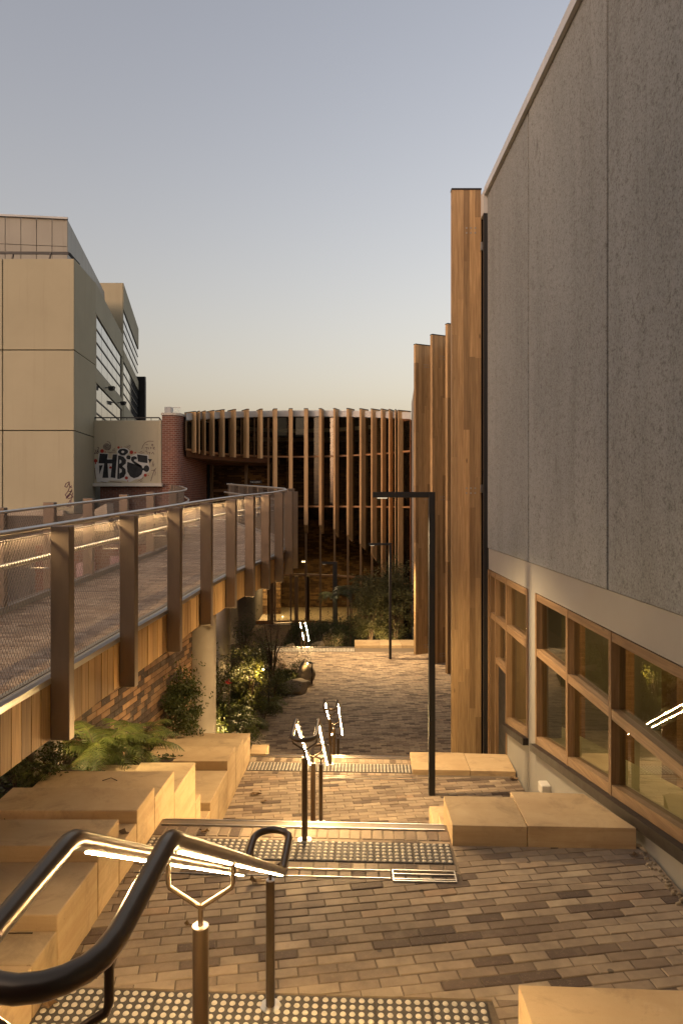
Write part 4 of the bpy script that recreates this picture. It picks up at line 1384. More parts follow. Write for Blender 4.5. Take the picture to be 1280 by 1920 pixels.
# glazing line: mullions, transoms, panes
MX = [349, 370, 393, 410.5, 430, 452, 477, 503, 515.5, 545, 573.5, 600.5, 627, 652, 676, 697, 716, 730, 743, 770]
LEV = [4.30, 2.22, -.36, -3.91, -6.33]
def ZT(x): return (YH - (769.2 + 3.6 * ((x - 580) / 190) ** 2)) * (gd(x) - .12) / F
def band(x0, x1, z0, z1, off0, off1, mat, name, parent):
    a, c = GP(x0, off0), GP(x1, off0); a2, c2 = GP(x0, off1), GP(x1, off1)
    m = MB(); m.prism([a, c, c2, a2], z0, z1)
    return m.build(name, mat, parent)
for i, (x0, x1) in enumerate(zip(MX, MX[1:])):
    lower = x0 > 500
    zbot = LEV[-1] if lower else LEV[1]
    top_ = min(ZT(x0), ZT(x1)) - .34
    hw_ = 1.9 if lower else 1.1
    fr_ = band(x0 - hw_, x0 + hw_, zbot, top_ + .02, -.045, .16, M['railz'], 'window_mullion', far)
    for z0, z1 in (zip(LEV[1:], LEV) if lower else [(LEV[1], LEV[0])]):
        band(x0 + hw_ + .2, x1 - hw_ - .2, z0 + .09, min(z1, top_), 0, .012, M['glassfar'], 'pane', fr_)
        band(x0 + hw_ + .1, x1 - hw_ - .1, z0, z0 + .085, -.045, .06, M['railh'], 'window_transom', fr_)
band(745, 770, LEV[-1] - .2, 3.9, .02, .2, M['soffit'], 'corner_wall', far)
# roof edge flashing, roof
fl = MB()
for x0, x1 in zip(MX, MX[1:]):
    P_ = [GP(x0, -.12), GP(x1, -.12), GP(x1, .3), GP(x0, .3)]
    Zs = [ZT(x0), ZT(x1), ZT(x1), ZT(x0)]
    fl.hexa([(p[0], p[1], z - .31) for p, z in zip(P_, Zs)] + [(p[0], p[1], z) for p, z in zip(P_, Zs)])
fl.build('flashing', M['flash'], far)
fl = MB()
for x0, x1 in zip(MX, MX[1:]):
    P_ = [GP(x0, .34), GP(x1, .34), GP(x1, .5), GP(x0, .5)]
    fl.hexa([(p[0], p[1], 3.3) for p in P_] + [(p[0], p[1], z - .2) for p, z in zip(P_, (ZT(x0), ZT(x1), ZT(x1), ZT(x0)))])
fl.build('bulkhead', M['darkgap'], far)
rf = MB(); rf.prism([GP(x, .31) for x in MX] + [(6.5, 50), (-12, 50)], 3.55, 3.75); rf.build('roof', M['flash'], far)
# floors behind the glass
fl = MB(); fl.prism([GP(x, .25) for x in MX if x > 500] + [(4.2, 44), (-3.8, 44)], -1.0, -.42); fl.build('floor_slab', M['darkgap'], far)
fl = MB(); fl.prism([GP(x, .06) for x in MX if x < 508] + [(-2.6, 38.6), (-9, 38.6)], 1.95, 2.21); fl.build('soffit', M['soffit'], far)
fl = MB(); fl.prism([GP(x, .3) for x in MX if x > 500] + [(4.2, 44), (-3.8, 44)], Z3 - .4, Z3 + .03); fl.build('ground_floor', M['floorin'], far)
fl = MB(); fl.prism([(-9.5, 40.6), (3.9, 40.6), (3.9, 40.9), (-9.5, 40.9)], Z3, 3.5); fl.build('brick_core', M['insidebrick'], far)
fl = MB(); fl.prism([(1.2, 37.4), (3.4, 36.2), (3.5, 36.6), (1.3, 37.8)], Z3, -1.0); fl.build('brick_pier', M['insidebrick'], far)
fl = MB(); fl.prism([(4.05, 33.2), (4.4, 33.2), (4.4, 44), (4.05, 44)], Z3, 3.5); fl.build('end_wall', M['darkgap'], far)
fl = MB(); fl.prism([(-9.6, 34), (-9.3, 34), (-9.3, 44), (-9.6, 44)], Z3, 3.5); fl.build('end_wall', M['darkgap'], far)
# ground floor doors and timber reveals seen below the ramp
for (xa, xb, lab) in ((470, 510, None), (556, 577, None)):
    for x in (xa, xb):
        a = px(x, 1118, 35.4 if xa < 500 else 35.8)
        m = MB(); m.box(a.x - .09, a.x + .09, a.y - .35, a.y, Z3 + .01, -3.95); m.build('door_frame', M['railz'], far)
m = MB(); a, c = px(472, 1118, 35.2), px(508, 1118, 35.2); m.box(a.x, c.x, a.y - .1, a.y, Z3 + .02, Z3 + .20); m.box(a.x, c.x, a.y - .1, a.y, -4.05, -3.95); m.build('door_rail', M['railh'], far)
m = MB(); m.quad((a.x, a.y - .05, Z3 + .2), (c.x, a.y - .05, Z3 + .2), (c.x, a.y - .05, -4.05), (a.x, a.y - .05, -4.05)); m.build('pane', M['glassfar'], far)
m = MB(); m.prism([(-9.4, 35.4), (-3.75, 35.4), (-3.75, 35.9), (-9.4, 35.9)], -3.95, -.42); m.build('underside_wall', M['insidebrick'], far)
m = MB(); m.prism([(-9.4, 38.2), (-3.4, 38.2), (-3.4, 38.4), (-9.4, 38.4)], Z3, -3.95); m.build('lobby_wall', M['insidebrick'], far)
m = MB(); m.prism([(-9.4, 35.0), (-2.6, 35.0), (-2.6, 41), (-9.4, 41)], Z3 - .3, Z3 + .015); m.build('lobby_floor', M['floorin'], far)
# upper entrance: recessed glazing with timber frames, brick core behind, sign
ent = MB(); a = px(373, 937, 36.0); c = px(530, 937, 36.0)
ent.prism([(a.x, 34.0), (c.x, 35.45), (c.x, 40.6), (a.x, 40.6)], -.60, -.02 - .25); ent.build('entry_floor', M['floorin'], far)
for (x0, x1, y0, y1) in ((394.5, 399.5, 872, 948), (459, 464, 869, 948), (503.5, 506.5, 868, 948)):
    p, q = px(x0, y0, 36.0), px(x1, y1, 36.0)
    m = MB(); m.box(p.x, q.x, 35.9, 36.1, q.z, p.z); m.build('door_frame', M['railz'], far)
for (x0, x1, y0, y1) in ((378, 393, 872, 945), (506.8, 511, 866, 945)):
    p, q = px(x0, y0, 36.0), px(x1, y1, 36.0)
    m = MB(); m.box(p.x, p.x + .1, 35.9, 36.05, q.z, p.z); m.box(q.x - .1, q.x, 35.9, 36.05, q.z, p.z); m.build('door_frame', M['black'], far)
p, q = px(395, 866, 36.0), px(512, 871, 36.0)
m = MB(); m.box(p.x, q.x, 35.9, 36.1, q.z, p.z); m.build('door_head', M['railh'], far)
for x0, x1 in ((379, 394), (400, 459), (464.5, 503)):
    p, q = px(x0, 871, 36.0), px(x1, 945, 36.0)
    m = MB(); m.quad((p.x, 36.0, q.z), (q.x, 36.0, q.z), (q.x, 36.0, p.z), (p.x, 36.0, p.z)); m.build('pane', M['glassfar'], far)
p, q = px(399.8, 917.3, 36.0), px(436, 922.5, 36.0)
m = MB(); m.box(p.x, q.x, 35.955, 36.06, q.z, p.z); m.build('door_rail', M['railh'], far)
p, q = px(468.3, 900.6, 35.8), px(491, 906.6, 35.8)
m = MB(); m.bbox(p.x, q.x, 35.7, 35.82, q.z, p.z, .01); sg = m.build('hanging_sign', M['black'], far)
def text_obj(txt, size, loc, mat, parent, name='lettering'):
    cu = bpy.data.curves.new(name, 'FONT'); cu.body = txt; cu.size = size; cu.align_x = 'CENTER'; cu.extrude = .004
    t = bpy.data.objects.new(name, cu); COL.objects.link(t)
    bpy.context.view_layer.update()
    dg_ = bpy.context.evaluated_depsgraph_get()
    me = bpy.data.meshes.new_from_object(t.evaluated_get(dg_))
    bpy.data.objects.remove(t)
    me.materials.clear(); me.materials.append(mat)
    return inst(name, me, parent, loc, (R(90), 0, 0))
text_obj('THE FOREST', .062 * 1.55, ((p.x + q.x) / 2 - .02, 35.69, (p.z + q.z) / 2 - .045), M['signwhite'], sg)
p, q = px(424.8, 905.5, 35.9), px(436.5, 908.7, 35.9)
m = MB(); m.box(p.x - .06, q.x + .06, 35.84, 35.88, q.z - .03, p.z + .03); s2 = m.build('wall_sign', M['black'], far)
m = MB(); zc_ = (p.z + q.z) / 2          # two short pale words, too small to read in the photo
m.box(p.x + .01, p.x + .14, 35.832, 35.838, zc_ - .022, zc_ + .022); m.build('lettering', M['signwhite'], s2)
m = MB(); m.box(p.x + .18, q.x - .01, 35.832, 35.838, zc_ - .022, zc_ + .022); m.build('lettering', M['signwhite'], s2)
# rounded red brick pier at the left end
pr = [(-7.86, 34.8), (-7.86, 29.9)]
cx_, cy_, rr_ = -7.46, 30.25, .42
pr = [(-7.84, 35.6), (-7.84, 29.83)]
for k in range(0, 11):
    an = R(-90 + 90 * k / 10)
    pr.append((-7.45 + .43 * math.cos(an), 30.26 + .43 * math.sin(an)))
pr += [(-7.03, 35.6)]
m = MB(); m.prism(pr, -4.0, 3.72); m.build('brick_pier', M['redbrick'], far)
m = MB(); m.prism([(x * 1.0 + (.03 if x > -7.4 else -.03), y - .04) for x, y in pr], 3.725, 3.83); m.build('coping', M['whitetrim'], far)
m = MB(); m.bbox(-7.8, -7.5, 30.1, 30.5, 3.83, 4.13, .02); m.build('roof_unit', M['flash'], far)
m = MB()
for k in range(7): m.box(-7.48 + k * .06, -7.47 + k * .06, 30.12, 30.13, 3.83, 4.10)
m.box(-7.48, -7.1, 30.11, 30.14, 4.09, 4.11); m.build('roof_guard', M['flash'], far)

# ================================================================ cream office building on the left
office = thing('office_building', 'cream panel office building with ribbon windows on its right side', 'building', (-10.6, 27, -.5))
def sidex(d):
    return -10.57 - .08 * (d - 27) if d <= 30 else -10.81 - .195 * (d - 30)
# front panels
jx = [-10.575, -13.40, -16.9, -20.4, -24]
zj = [-.55, 2.76, 5.95, 9.58]
for i in range(4):
    for z0, z1 in zip(zj, zj[1:]):
        m = MB(); m.bbox(jx[i + 1] + .018, jx[i] - (.0 if i == 0 else .018), 27.0, 27.16, z0 + .018, z1 - .018, .012); m.build('panel', M['cream'], office)
for z0, z1 in zip(zj, zj[1:]):
    a, c = (sidex(27.17), 27.17), (sidex(30), 30.0)
    m = MB(); m.prism([(a[0], a[1]), (c[0], c[1]), (c[0] - .16, c[1]), (a[0] - .16, a[1])], z0 + .018, z1 - .018); m.build('panel', M['cream'], office)
m = MB(); m.prism([(-24, 27.2), (-10.80, 27.2), (-11.05, 30.0), (-12.98, 39.7), (-24, 39.7)], -.6, 9.56); m.build('core', M['sill'], office)
# right side: strips of wall and ribbon windows
def srip(d0, d1, z0, z1, mat, name, out=.0, th=.14, parent=None):
    m = MB(); m.prism([(sidex(d0) + out, d0), (sidex(d1) + out, d1), (sidex(d1) + out - th, d1), (sidex(d0) + out - th, d0)], z0, z1)
    return m.build(name, mat, parent or office)
srip(30.02, 39.7, 8.27, 9.6, M['cream'], 'panel')
srip(30.02, 39.7, 5.22, 5.84, M['cream'], 'panel')
srip(30.02, 39.7, -.6, 2.4, M['cream'], 'panel')
srip(30.02, 30.3, 2.42, 5.2, M['cream'], 'panel'); srip(30.02, 30.3, 5.86, 8.25, M['cream'], 'panel')
srip(39.2, 39.7, 2.42, 5.2, M['cream'], 'panel'); srip(39.2, 39.7, 5.86, 8.25, M['cream'], 'panel')
def ribbon(d0, d1, rows, side=None):
    for z1, z0 in zip(rows, rows[1:]):
        n = 5
        for k in range(n):
            a, c = d0 + (d1 - d0) * k / n, d0 + (d1 - d0) * (k + 1) / n
            f_ = side or sidex
            m = MB(); m.prism([(f_(a) - .05, a + .01), (f_(c) - .05, c - .01), (f_(c) - .09, c - .01), (f_(a) - .09, a + .01)], z0 + .035, z1 - .035)
            m.build('window_pane', M['office'], office)
        m = MB(); m.prism([(f_(d0) - .02, d0), (f_(d1) - .02, d1), (f_(d1) - .1, d1), (f_(d0) - .1, d0)], z0 - .03, z0 + .03); m.build('window_frame', M['black'], office)
ribbon(30.32, 39.18, [8.25, 7.66, 7.06, 6.46, 5.87])
ribbon(30.32, 39.18, [5.2, 4.5, 3.9, 3.2, 2.5])
# rear taller block
def s3(d): return -12.75 - .215 * (d - 40)
m = MB(); m.prism([(-14.3, 40), (-12.95, 40), (-15.25, 50.6), (-20, 50.6)], 0, 12.62); m.build('core', M['sill'], office)
m = MB(); m.box(-14.4, -12.76, 39.84, 39.99, 0, 12.7); m.build('panel', M['cream'], office)
for z0, z1 in ((11.2, 12.7), (8.15, 8.8), (0, 5.7)):
    m = MB(); m.prism([(s3(39.86), 39.86), (s3(50.6), 50.6), (s3(50.6) - .1, 50.6), (s3(39.86) - .1, 39.86)], z0, z1); m.build('panel', M['cream'], office)
ribbon(40.1, 50.4, [11.15, 10.6, 10.0, 9.4, 8.83], s3)
ribbon(40.1, 50.4, [8.1, 7.5, 6.9, 6.3, 5.73], s3)
m = MB(); m.box(s3(50.6) - .1, s3(50.6) + .45, 50.7, 50.95, 0, 9.2); m.build('downpipe', M['black'], office)
m = MB(); m.prism([(-15.5, 51), (-14.95, 51.1), (-15.15, 53), (-15.9, 53)], 0, 9.2); m.build('rear_wing', M['creamtop'], office)
# roof plant screen: cladding panels
pc = [(-18.2 + .0, 27.7), (-11.43, 28.5), (-13.35, 38.5)]
zt, zm, zb = 11.73, 10.6, 9.5
a, c = Vector((*pc[0], 0)), Vector((*pc[1], 0))
t = (c - a); L = t.length; t.normalize(); n = 11
for k in range(n):
    u0, u1 = L * k / n + .012, L * (k + 1) / n - .012
    for z0, z1 in ((zb, zm - .012), (zm + .012, zt)):
        p, q = a + t * u0, a + t * u1
        nn = Vector((t.y, -t.x, 0)) * -.05
        m = MB(); m.prism([(p.x, p.y), (q.x, q.y), (q.x + nn.x, q.y + nn.y), (p.x + nn.x, p.y + nn.y)], z0, z1); m.build('cladding_panel', M['creamtop'], office)
a, c = Vector((*pc[1], 0)), Vector((*pc[2], 0))
t = (c - a); L = t.length; t.normalize(); n = 12
for k in range(n):
    p, q = a + t * (L * k / n + .01), a + t * (L * (k + 1) / n - .01)
    m = MB(); m.prism([(p.x, p.y), (q.x, q.y), (q.x - .05, q.y), (p.x - .05, p.y)], zb, zt); m.build('cladding_panel', M['creamtop'], office)
m = MB(); m.prism([(-18.1, 27.8), (-11.5, 28.57), (-13.42, 38.4), (-18.1, 38.4)], zb, zt - .03); m.build('core', M['sill'], office)
m = MB(); m.bar((-18.2, 27.66, 11.76), (-11.40, 28.46, 11.76), .1, .08); m.build('coping', M['flash'], office)
rl = MB(); rl.bar((-20, 27.4, 9.98), (-11.0, 27.55, 9.98), .06, .10); rl.bar((-11.0, 27.55, 9.98), (-10.72, 27.9, 9.62), .06, .10)
for x in (-13.2, -11.7, -14.8, -16.4): rl.bar((x, 27.5, 9.98), (x - .12, 27.55, 9.56), .05, .05)
rl.build('roof_rail', M['black'], office)
for (x, y) in ((197.5, 727), (220.5, 755)):
    # floodlights stand off the side wall
    for d in [30 + k * .02 for k in range(480)]:
        if (x - 640) * d / F <= sidex(d) + .0 and d > 30.3: break
    z = (YH - y) * d / F; X = sidex(d)
    m = MB(); m.tube([(X - .02, d, z), (X + .22, d - .05, z), (X + .30, d - .05, z - .02)], .025, 6)
    m.hexa([(X + .22, d - .2, z - .14), (X + .42, d - .2, z - .10), (X + .42, d + .1, z - .10), (X + .22, d + .1, z - .14), (X + .2, d - .2, z + .04), (X + .46, d - .2, z + .06), (X + .46, d + .1, z + .06), (X + .2, d + .1, z + .04)])
    m.build('floodlight', M['black'], office)
# plinth of old brick under the office, concrete buttress, capping
m = MB(); m.box(-30, -10.72, 26.85, 27.2, -3.4, -.62); m.build('plinth', M['oldbrick'], office)
m = MB(); m.bbox(-30, -10.9, 26.78, 27.1, -.62, -.40, .02); m.build('capping', M['conc'], office)
m = MB(); m.hexa([(-10.7, 26.6, -1.2), (-9.1, 26.6, -1.2), (-9.1, 27.4, -1.2), (-10.7, 27.4, -1.2), (-10.7, 26.6, -.95), (-9.15, 26.6, -.12), (-9.15, 27.4, -.12), (-10.7, 27.4, -.95)]); m.build('buttress', M['conc'], office)
# handwriting on the corner of the building
def wpt(u, v, X0, Y0, sc, d, dy=-.006):
    p = px(X0 + u / sc, Y0 + v / sc, d); return (p.x, p.y + dy, p.z)
def stroke(b, pts, wpx, X0, Y0, sc, d, dy=-.006):
    w = wpx / sc * d / F
    P = [Vector(wpt(u, v, X0, Y0, sc, d, dy)) for u, v in pts]
    for a, c in zip(P, P[1:]):
        t = (c - a)
        if t.length < 1e-5: continue
        e = t.normalized() * w * .3
        b.bar(a - e, c + e, .004, w, Vector((-t.z, 0, t.x)))
b = MB()
for pts in ([(462, 438), (440, 450), (432, 470), (445, 475), (458, 455), (462, 440), (465, 470), (478, 478)], [(478, 465), (462, 480), (455, 500), (470, 505), (480, 490), (468, 515), (452, 530), (440, 548)],
            [(455, 500), (435, 525), (448, 545), (462, 520), (480, 500)], [(445, 550), (470, 520), (488, 540), (455, 552)], [(484, 512), (476, 550), (468, 600)], [(468, 560), (447, 605), (472, 595), (466, 612)]):
    stroke(b, pts, 4.5, 0, 780, 3.556, 27.0)
b.build('graffiti_tag', M['painttag'], office)

# ================================================================ low annex wall with the big graffiti
annex = thing('annex_wall', 'low cream wall with big black graffiti above a brick base', 'wall', (-9.3, 29.8, -.5))
D_ = 29.8
p, q = px(176, 788, D_), px(302.5, 908, D_)
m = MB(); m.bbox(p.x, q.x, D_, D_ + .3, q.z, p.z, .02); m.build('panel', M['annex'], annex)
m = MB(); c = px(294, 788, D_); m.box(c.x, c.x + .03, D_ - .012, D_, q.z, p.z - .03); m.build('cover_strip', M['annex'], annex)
m = MB(); m.box(q.x + .01, q.x + .18, D_ + .05, D_ + .4, q.z - .3, p.z - .05); m.build('end_channel', M['black'], annex)
p2, q2 = px(171.5, 906, D_ - .2), px(303.5, 912, D_ - .2)
m = MB(); m.bbox(p2.x, q2.x, D_ - .2, D_ + .2, q2.z, p2.z, .01); m.build('ledge', M['whitetrim'], annex)
m = MB(); p3, q3 = px(188, 912, D_ + .05), px(312, 912, D_ + .05); m.box(p3.x, q3.x, D_ + .05, D_ + .4, -3.4, q2.z - .002); m.build('brick_base', M['oldbrick'], annex)
rl = MB(); a, c = px(177.5, 783, D_ + .1), px(298.5, 783, D_ + .1)
rl.bar(a, c, .04, .05); rl.bar(c, (c.x + .12, c.y, c.z - .18), .04, .05)
for k in range(9):
    t = a + (c - a) * (k / 8); rl.bar(t, (t.x, t.y, p.z), .022, .022)
rl.build('railing', M['black'], annex)
GX, GY, GS = 170, 820, 9.412
def gpoly(b, pts, lay, th=.006):
    n = len(pts)
    f_ = [wpt(u, v, GX, GY, GS, D_, -.003 - lay * .004) for u, v in pts]
    b.add(f_, [tuple(range(n))])
def ell(cx, cy, rx, ry, n=20): return [(cx + rx * math.cos(2 * math.pi * k / n), cy + ry * math.sin(2 * math.pi * k / n)) for k in range(n)]
wb = MB()
gpoly(wb, [(140, 275), (310, 282), (312, 370), (380, 375), (382, 295), (470, 290), (500, 300), (600, 300), (660, 320), (720, 325), (815, 285), (1020, 310), (1025, 470), (1050, 540), (1030, 620), (960, 640), (900, 720), (780, 745), (690, 790), (560, 760), (470, 760), (330, 760), (300, 790), (110, 790), (75, 480), (100, 440), (130, 440)], 0)
gpoly(wb, ell(573, 252, 108, 68), 0)
wb.build('graffiti_outline', M['paintwhite'], annex)
bb = MB()
H = [(160, 285), (305, 292), (290, 385), (380, 388), (390, 300), (468, 300), (435, 720), (352, 706), (378, 462), (300, 460), (312, 715), (208, 714), (240, 460), (140, 458)]
for q_ in ([(160, 285), (305, 292), (290, 388), (300, 460), (140, 458)], [(240, 459), (300, 460), (312, 715), (208, 714)], [(290, 388), (380, 388), (378, 462), (300, 460)], [(390, 300), (468, 300), (435, 720), (352, 706), (379, 462), (381, 388)]):
    gpoly(bb, q_, 1)
gpoly(bb, [(150, 495), (215, 490), (190, 560), (155, 650)], 1)
# letter B as strips round two counters
gpoly(bb, [(485, 320), (510, 320), (505, 735), (470, 730)], 1)
gpoly(bb, [(508, 320), (580, 340), (628, 400), (622, 460), (560, 510), (508, 520), (508, 470), (545, 440), (540, 400), (508, 390)][::-1], 1)
gpoly(bb, [(508, 505), (560, 510), (615, 560), (622, 630), (590, 700), (508, 735), (508, 640), (550, 610), (548, 565), (508, 540)][::-1], 1)
ring = ell(573, 252, 92, 54, 24); hole = ell(568, 254, 26, 20, 24)
for k in range(24): gpoly(bb, [ring[k], ring[(k + 1) % 24], hole[(k + 1) % 24], hole[k]], 1)
gpoly(bb, ell(668, 352, 40, 36), 1); gpoly(bb, [(690, 350), (708, 350), (700, 385), (680, 392), (665, 385)], 1)
gpoly(bb, [(820, 300), (1000, 325), (1005, 455), (900, 440), (835, 425)], 1)
gpoly(bb, [(650, 430), (790, 478), (830, 470), (900, 520), (925, 565), (900, 650), (840, 700), (760, 722), (700, 690), (650, 610), (640, 520)], 1)
gpoly(bb, [(710, 400), (720, 345), (770, 330), (812, 345), (820, 385), (770, 390), (765, 415), (900, 500), (915, 545), (800, 490), (740, 440)], 1)
gpoly(bb, ell(985, 552, 50, 60), 1); gpoly(bb, [(915, 545), (950, 540), (950, 575), (915, 580)], 1)
gpoly(bb, [(1010, 380), (1085, 384), (1045, 455)], 1)
bb.build('graffiti_letters', M['paintblack'], annex)
rb = MB()
for (x, y, r_) in ((203, 241, 33), (88, 412, 32), (493, 178, 22), (720, 262, 33), (788, 270, 14), (350, 532, 23), (632, 715, 29), (965, 668, 28), (260, 257, 10), (658, 770, 11), (545, 172, 9), (1018, 670, 8), (335, 490, 8)):
    gpoly(rb, ell(x, y, r_, r_, 14), 2)
gpoly(rb, [(82, 440), (100, 440), (98, 475), (84, 475)], 2)
rb.build('graffiti_dots', M['paintred'], annex)
tb_ = MB()
sp = [(285 + (8 + 62 * k / 40) * math.cos(k * .47), 160 - (8 + 56 * k / 40) * math.sin(k * .47)) for k in range(42)]
lines = [sp, [(290, 70), (330, 85), (356, 130), (350, 190), (320, 225)], [(300, 260), (335, 262), (345, 278), (362, 262), (440, 258)], [(390, 212), (425, 198)], [(385, 232), (430, 224)], [(600, 165), (650, 180), (685, 218)], [(640, 150), (695, 178)], [(670, 135), (705, 155)],
         [(905, 205), (920, 150), (960, 95), (1020, 66), (1110, 68)], [(850, 268), (900, 278), (940, 268)], [(880, 252), (910, 245)], [(830, 775), (880, 755), (928, 710)], [(872, 788), (912, 765)], [(180, 780), (230, 790), (280, 795)], [(345, 782), (440, 788), (545, 795)], [(75, 540), (70, 600), (80, 660), (92, 740)],
         [(1125, 575), (1090, 670), (1062, 770)], [(1075, 585), (1125, 575), (1160, 540)], [(1125, 575), (1145, 620), (1135, 670)], [(1105, 425), (1085, 510)], [(1120, 465), (1105, 515)], [(75, 215), (95, 240), (68, 285), (110, 280)], [(115, 180), (140, 175), (145, 205), (125, 215)], [(118, 225), (140, 240), (105, 265), (125, 285), (140, 265), (112, 235)],
         [(975, 125), (1010, 130)], [(1075, 130), (1095, 118), (1105, 138), (1085, 148), (1075, 130)], [(965, 180), (1000, 175), (990, 215)], [(1020, 175), (1025, 210)], [(1050, 175), (1075, 185), (1055, 200)], [(1090, 170), (1130, 175), (1100, 200), (1130, 210)], [(960, 245), (990, 240), (1005, 285)], [(1020, 270), (1050, 265), (1035, 300)], [(1075, 290), (1100, 260), (1120, 300)]]
for ln in lines: stroke(tb_, ln, 7, GX, GY, GS, D_, -.010)
tb_.build('graffiti_lines', M['painttag'], annex)
# pink tags on the old wall of the yard
old = thing('yard_wall', 'old brick wall with pink paint seen through the ramp mesh', 'wall', (-6.5, 18.5, -2.6))
m = MB(); m.prism([(-8.2, 18.3), (-5.2, 18.3), (-5.2, 18.6), (-8.2, 18.6)], -2.62, -1.2); m.build('brickwork', M['oldbrick'], old)
m = MB(); m.poly([(-7.1, 18.294, -2.3), (-6.6, 18.294, -2.3), (-6.6, 18.294, -1.55), (-7.1, 18.294, -1.7)]); m.poly([(-6.2, 18.294, -2.2), (-5.75, 18.294, -2.2), (-5.8, 18.294, -1.5), (-6.2, 18.294, -1.5)]); m.build('painted_tag', M['paintpink'], old)

# building behind the camera, at the head of the stairs (never in view, it shades what faces it)
back = thing('brick_building', 'brick building standing behind the head of the stairs', 'building', (0, -5, -1.6))
m = MB(); m.box(-16, 14, -9, -4.2, -7.2, 7.0); m.build('wall', M['oldbrick'], back)
m = MB(); m.box(-16.2, 14.2, -9.2, -4.0, 7.0, 7.25); m.build('coping', M['conc'], back)
# ================================================================ plants, boulders, small lights, litter
def frond_mesh(name, L=.6, n=20, wid=.16, droop=.5, mat='fern', seed=0):
    """arching rachis with paired toothed leaflets"""
    rnd = random.Random(seed)
    m = MB()
    def P(t):  # along x, drooping
        return Vector((L * t * (1 - .18 * t), 0, L * (.62 * t - droop * 1.5 * t * t)))
    m.tube([P(k / 8) for k in range(9)], [.006 * (1 - .85 * k / 8) * (L / .6) for k in range(9)], 4, smooth=True, m=1)
    for i in range(n):
        t = .16 + .82 * i / (n - 1)
        b = P(t); d = (P(min(1, t + .02)) - P(t - .02)).normalized()
        l = wid * (math.sin(math.pi * min(1, (t * .92 + .10))) ** .75) * rnd.uniform(.88, 1.1)
        if t > .95: l *= .6
        for s in (-1, 1):
            o = (Vector((0, s, 0)) * .93 + d * .38 + Vector((0, 0, rnd.uniform(-.22, .02)))).normalized()
            w = d * (L / n * .42)
            segs = 4
            pv = []
            for k in range(segs + 1):
                q = k / segs
                c = b + o * (l * q) + Vector((0, 0, -l * .32 * q * q))
                hw = (1 - q) ** .8 * (1.0 if k % 2 == 0 else .72)
                pv += [c - w * hw, c + w * hw]
            m.add(pv, [(2 * k, 2 * k + 1, 2 * k + 3, 2 * k + 2) for k in range(segs)])
    me = bpy.data.meshes.new(name)
    me.from_pydata([tuple(v) for v in m.v], [], m.f)
    me.materials.append(M[mat]); me.materials.append(M['stem'])
    me.polygons.foreach_set('material_index', m.m)
    return me
FR = {k: [frond_mesh('frond', .62, 22, .15, .42 + .14 * j, k, j) for j in range(3)] for k in ('fern', 'darkleaf')}
def fern(x, y, label, n=14, s=1.0, mat='fern', trunk=0.0, seed=0, up=.35, group='ferns in the garden bed', cat='fern', name='fern', zb=None, lean=None):
    rnd = random.Random(seed)
    z = soil_z(x, y) if zb is None else zb
    t = thing(name, label, cat, (x, y, z), group)
    if trunk:
        m = MB(); m.tube([(x, y, z - .05), (x + .01, y, z + trunk * .5), (x, y, z + trunk)], [.03 * s + .02, .025 * s + .015, .03 * s + .012], 8); m.build('trunk', M['stem'], t)
    for k in range(n):
        a = 2 * math.pi * k / n + rnd.uniform(-.25, .25)
        sc = s * rnd.uniform(.72, 1.12)
        tilt = -rnd.uniform(-.15, up)
        inst('frond', rnd.choice(FR[mat]), t, (x, y, z + trunk), (rnd.uniform(-.2, .2), tilt, a), (sc, sc, sc))
    return t
fern(-2.55, 7.10, 'big bright lit fern beside the nearest ramp post', 24, 1.12, 'fern', .24, 1, .75)
fern(-2.22, 7.35, 'bright fern spilling over the corner of the garden bed behind the lit one', 20, .95, 'fern', .2, 2, .6)
fern(-2.72, 7.9, 'fern against the mottled brick wall, in half shade', 13, .8, 'fern', .2, 3, .5)
fern(-2.80, 6.15, 'low fern by the concrete footing of the nearest ramp post', 14, .62, 'fern', .10, 4, .35)
fern(-2.55, 8.95, 'small tree fern on a thin dark stem beside the stone blocks', 9, .72, 'fern', .36, 5, .15)
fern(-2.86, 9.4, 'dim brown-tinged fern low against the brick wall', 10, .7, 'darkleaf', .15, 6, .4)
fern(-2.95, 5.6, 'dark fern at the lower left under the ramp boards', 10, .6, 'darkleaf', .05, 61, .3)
fern(-2.38, 13.3, 'pale glowing fern next to the small black spike light', 14, .78, 'fern', .05, 7, .45)
fern(-2.25, 14.9, 'pale wide fern in the middle of the lit garden', 13, 1.05, 'fern', .3, 8, .25)
fern(-1.95, 15.6, 'low spreading fern in front of the middle boulder', 12, .8, 'fern', .1, 9, .2)
fern(-2.0, 10.45 + .55, 'low fern behind the last sandstone block, left of the boulder', 12, .62, 'fern', .05, 10, .3)
fern(-2.35, 10.7, 'small fern at the foot of the round concrete column', 11, .6, 'fern', .05, 11, .3)
# tree ferns in front of the glass
for k, (x, y, tr, s, lab) in enumerate(((.42, 30.3, 2.1, 2.0, 'dark tree fern before the glass, just right of the thick lamp post'), (-.25, 32.0, 1.7, 1.8, 'dark tree fern behind the thick lamp post'), (1.35, 32.4, 2.3, 2.0, 'tall dark tree fern behind the big leafy shrub'))):
    fern(x, y, lab, 15, s, 'darkleaf', tr, 40 + k, .2, 'dark tree ferns before the glass', 'tree fern', 'tree_fern', Z3 + .25)

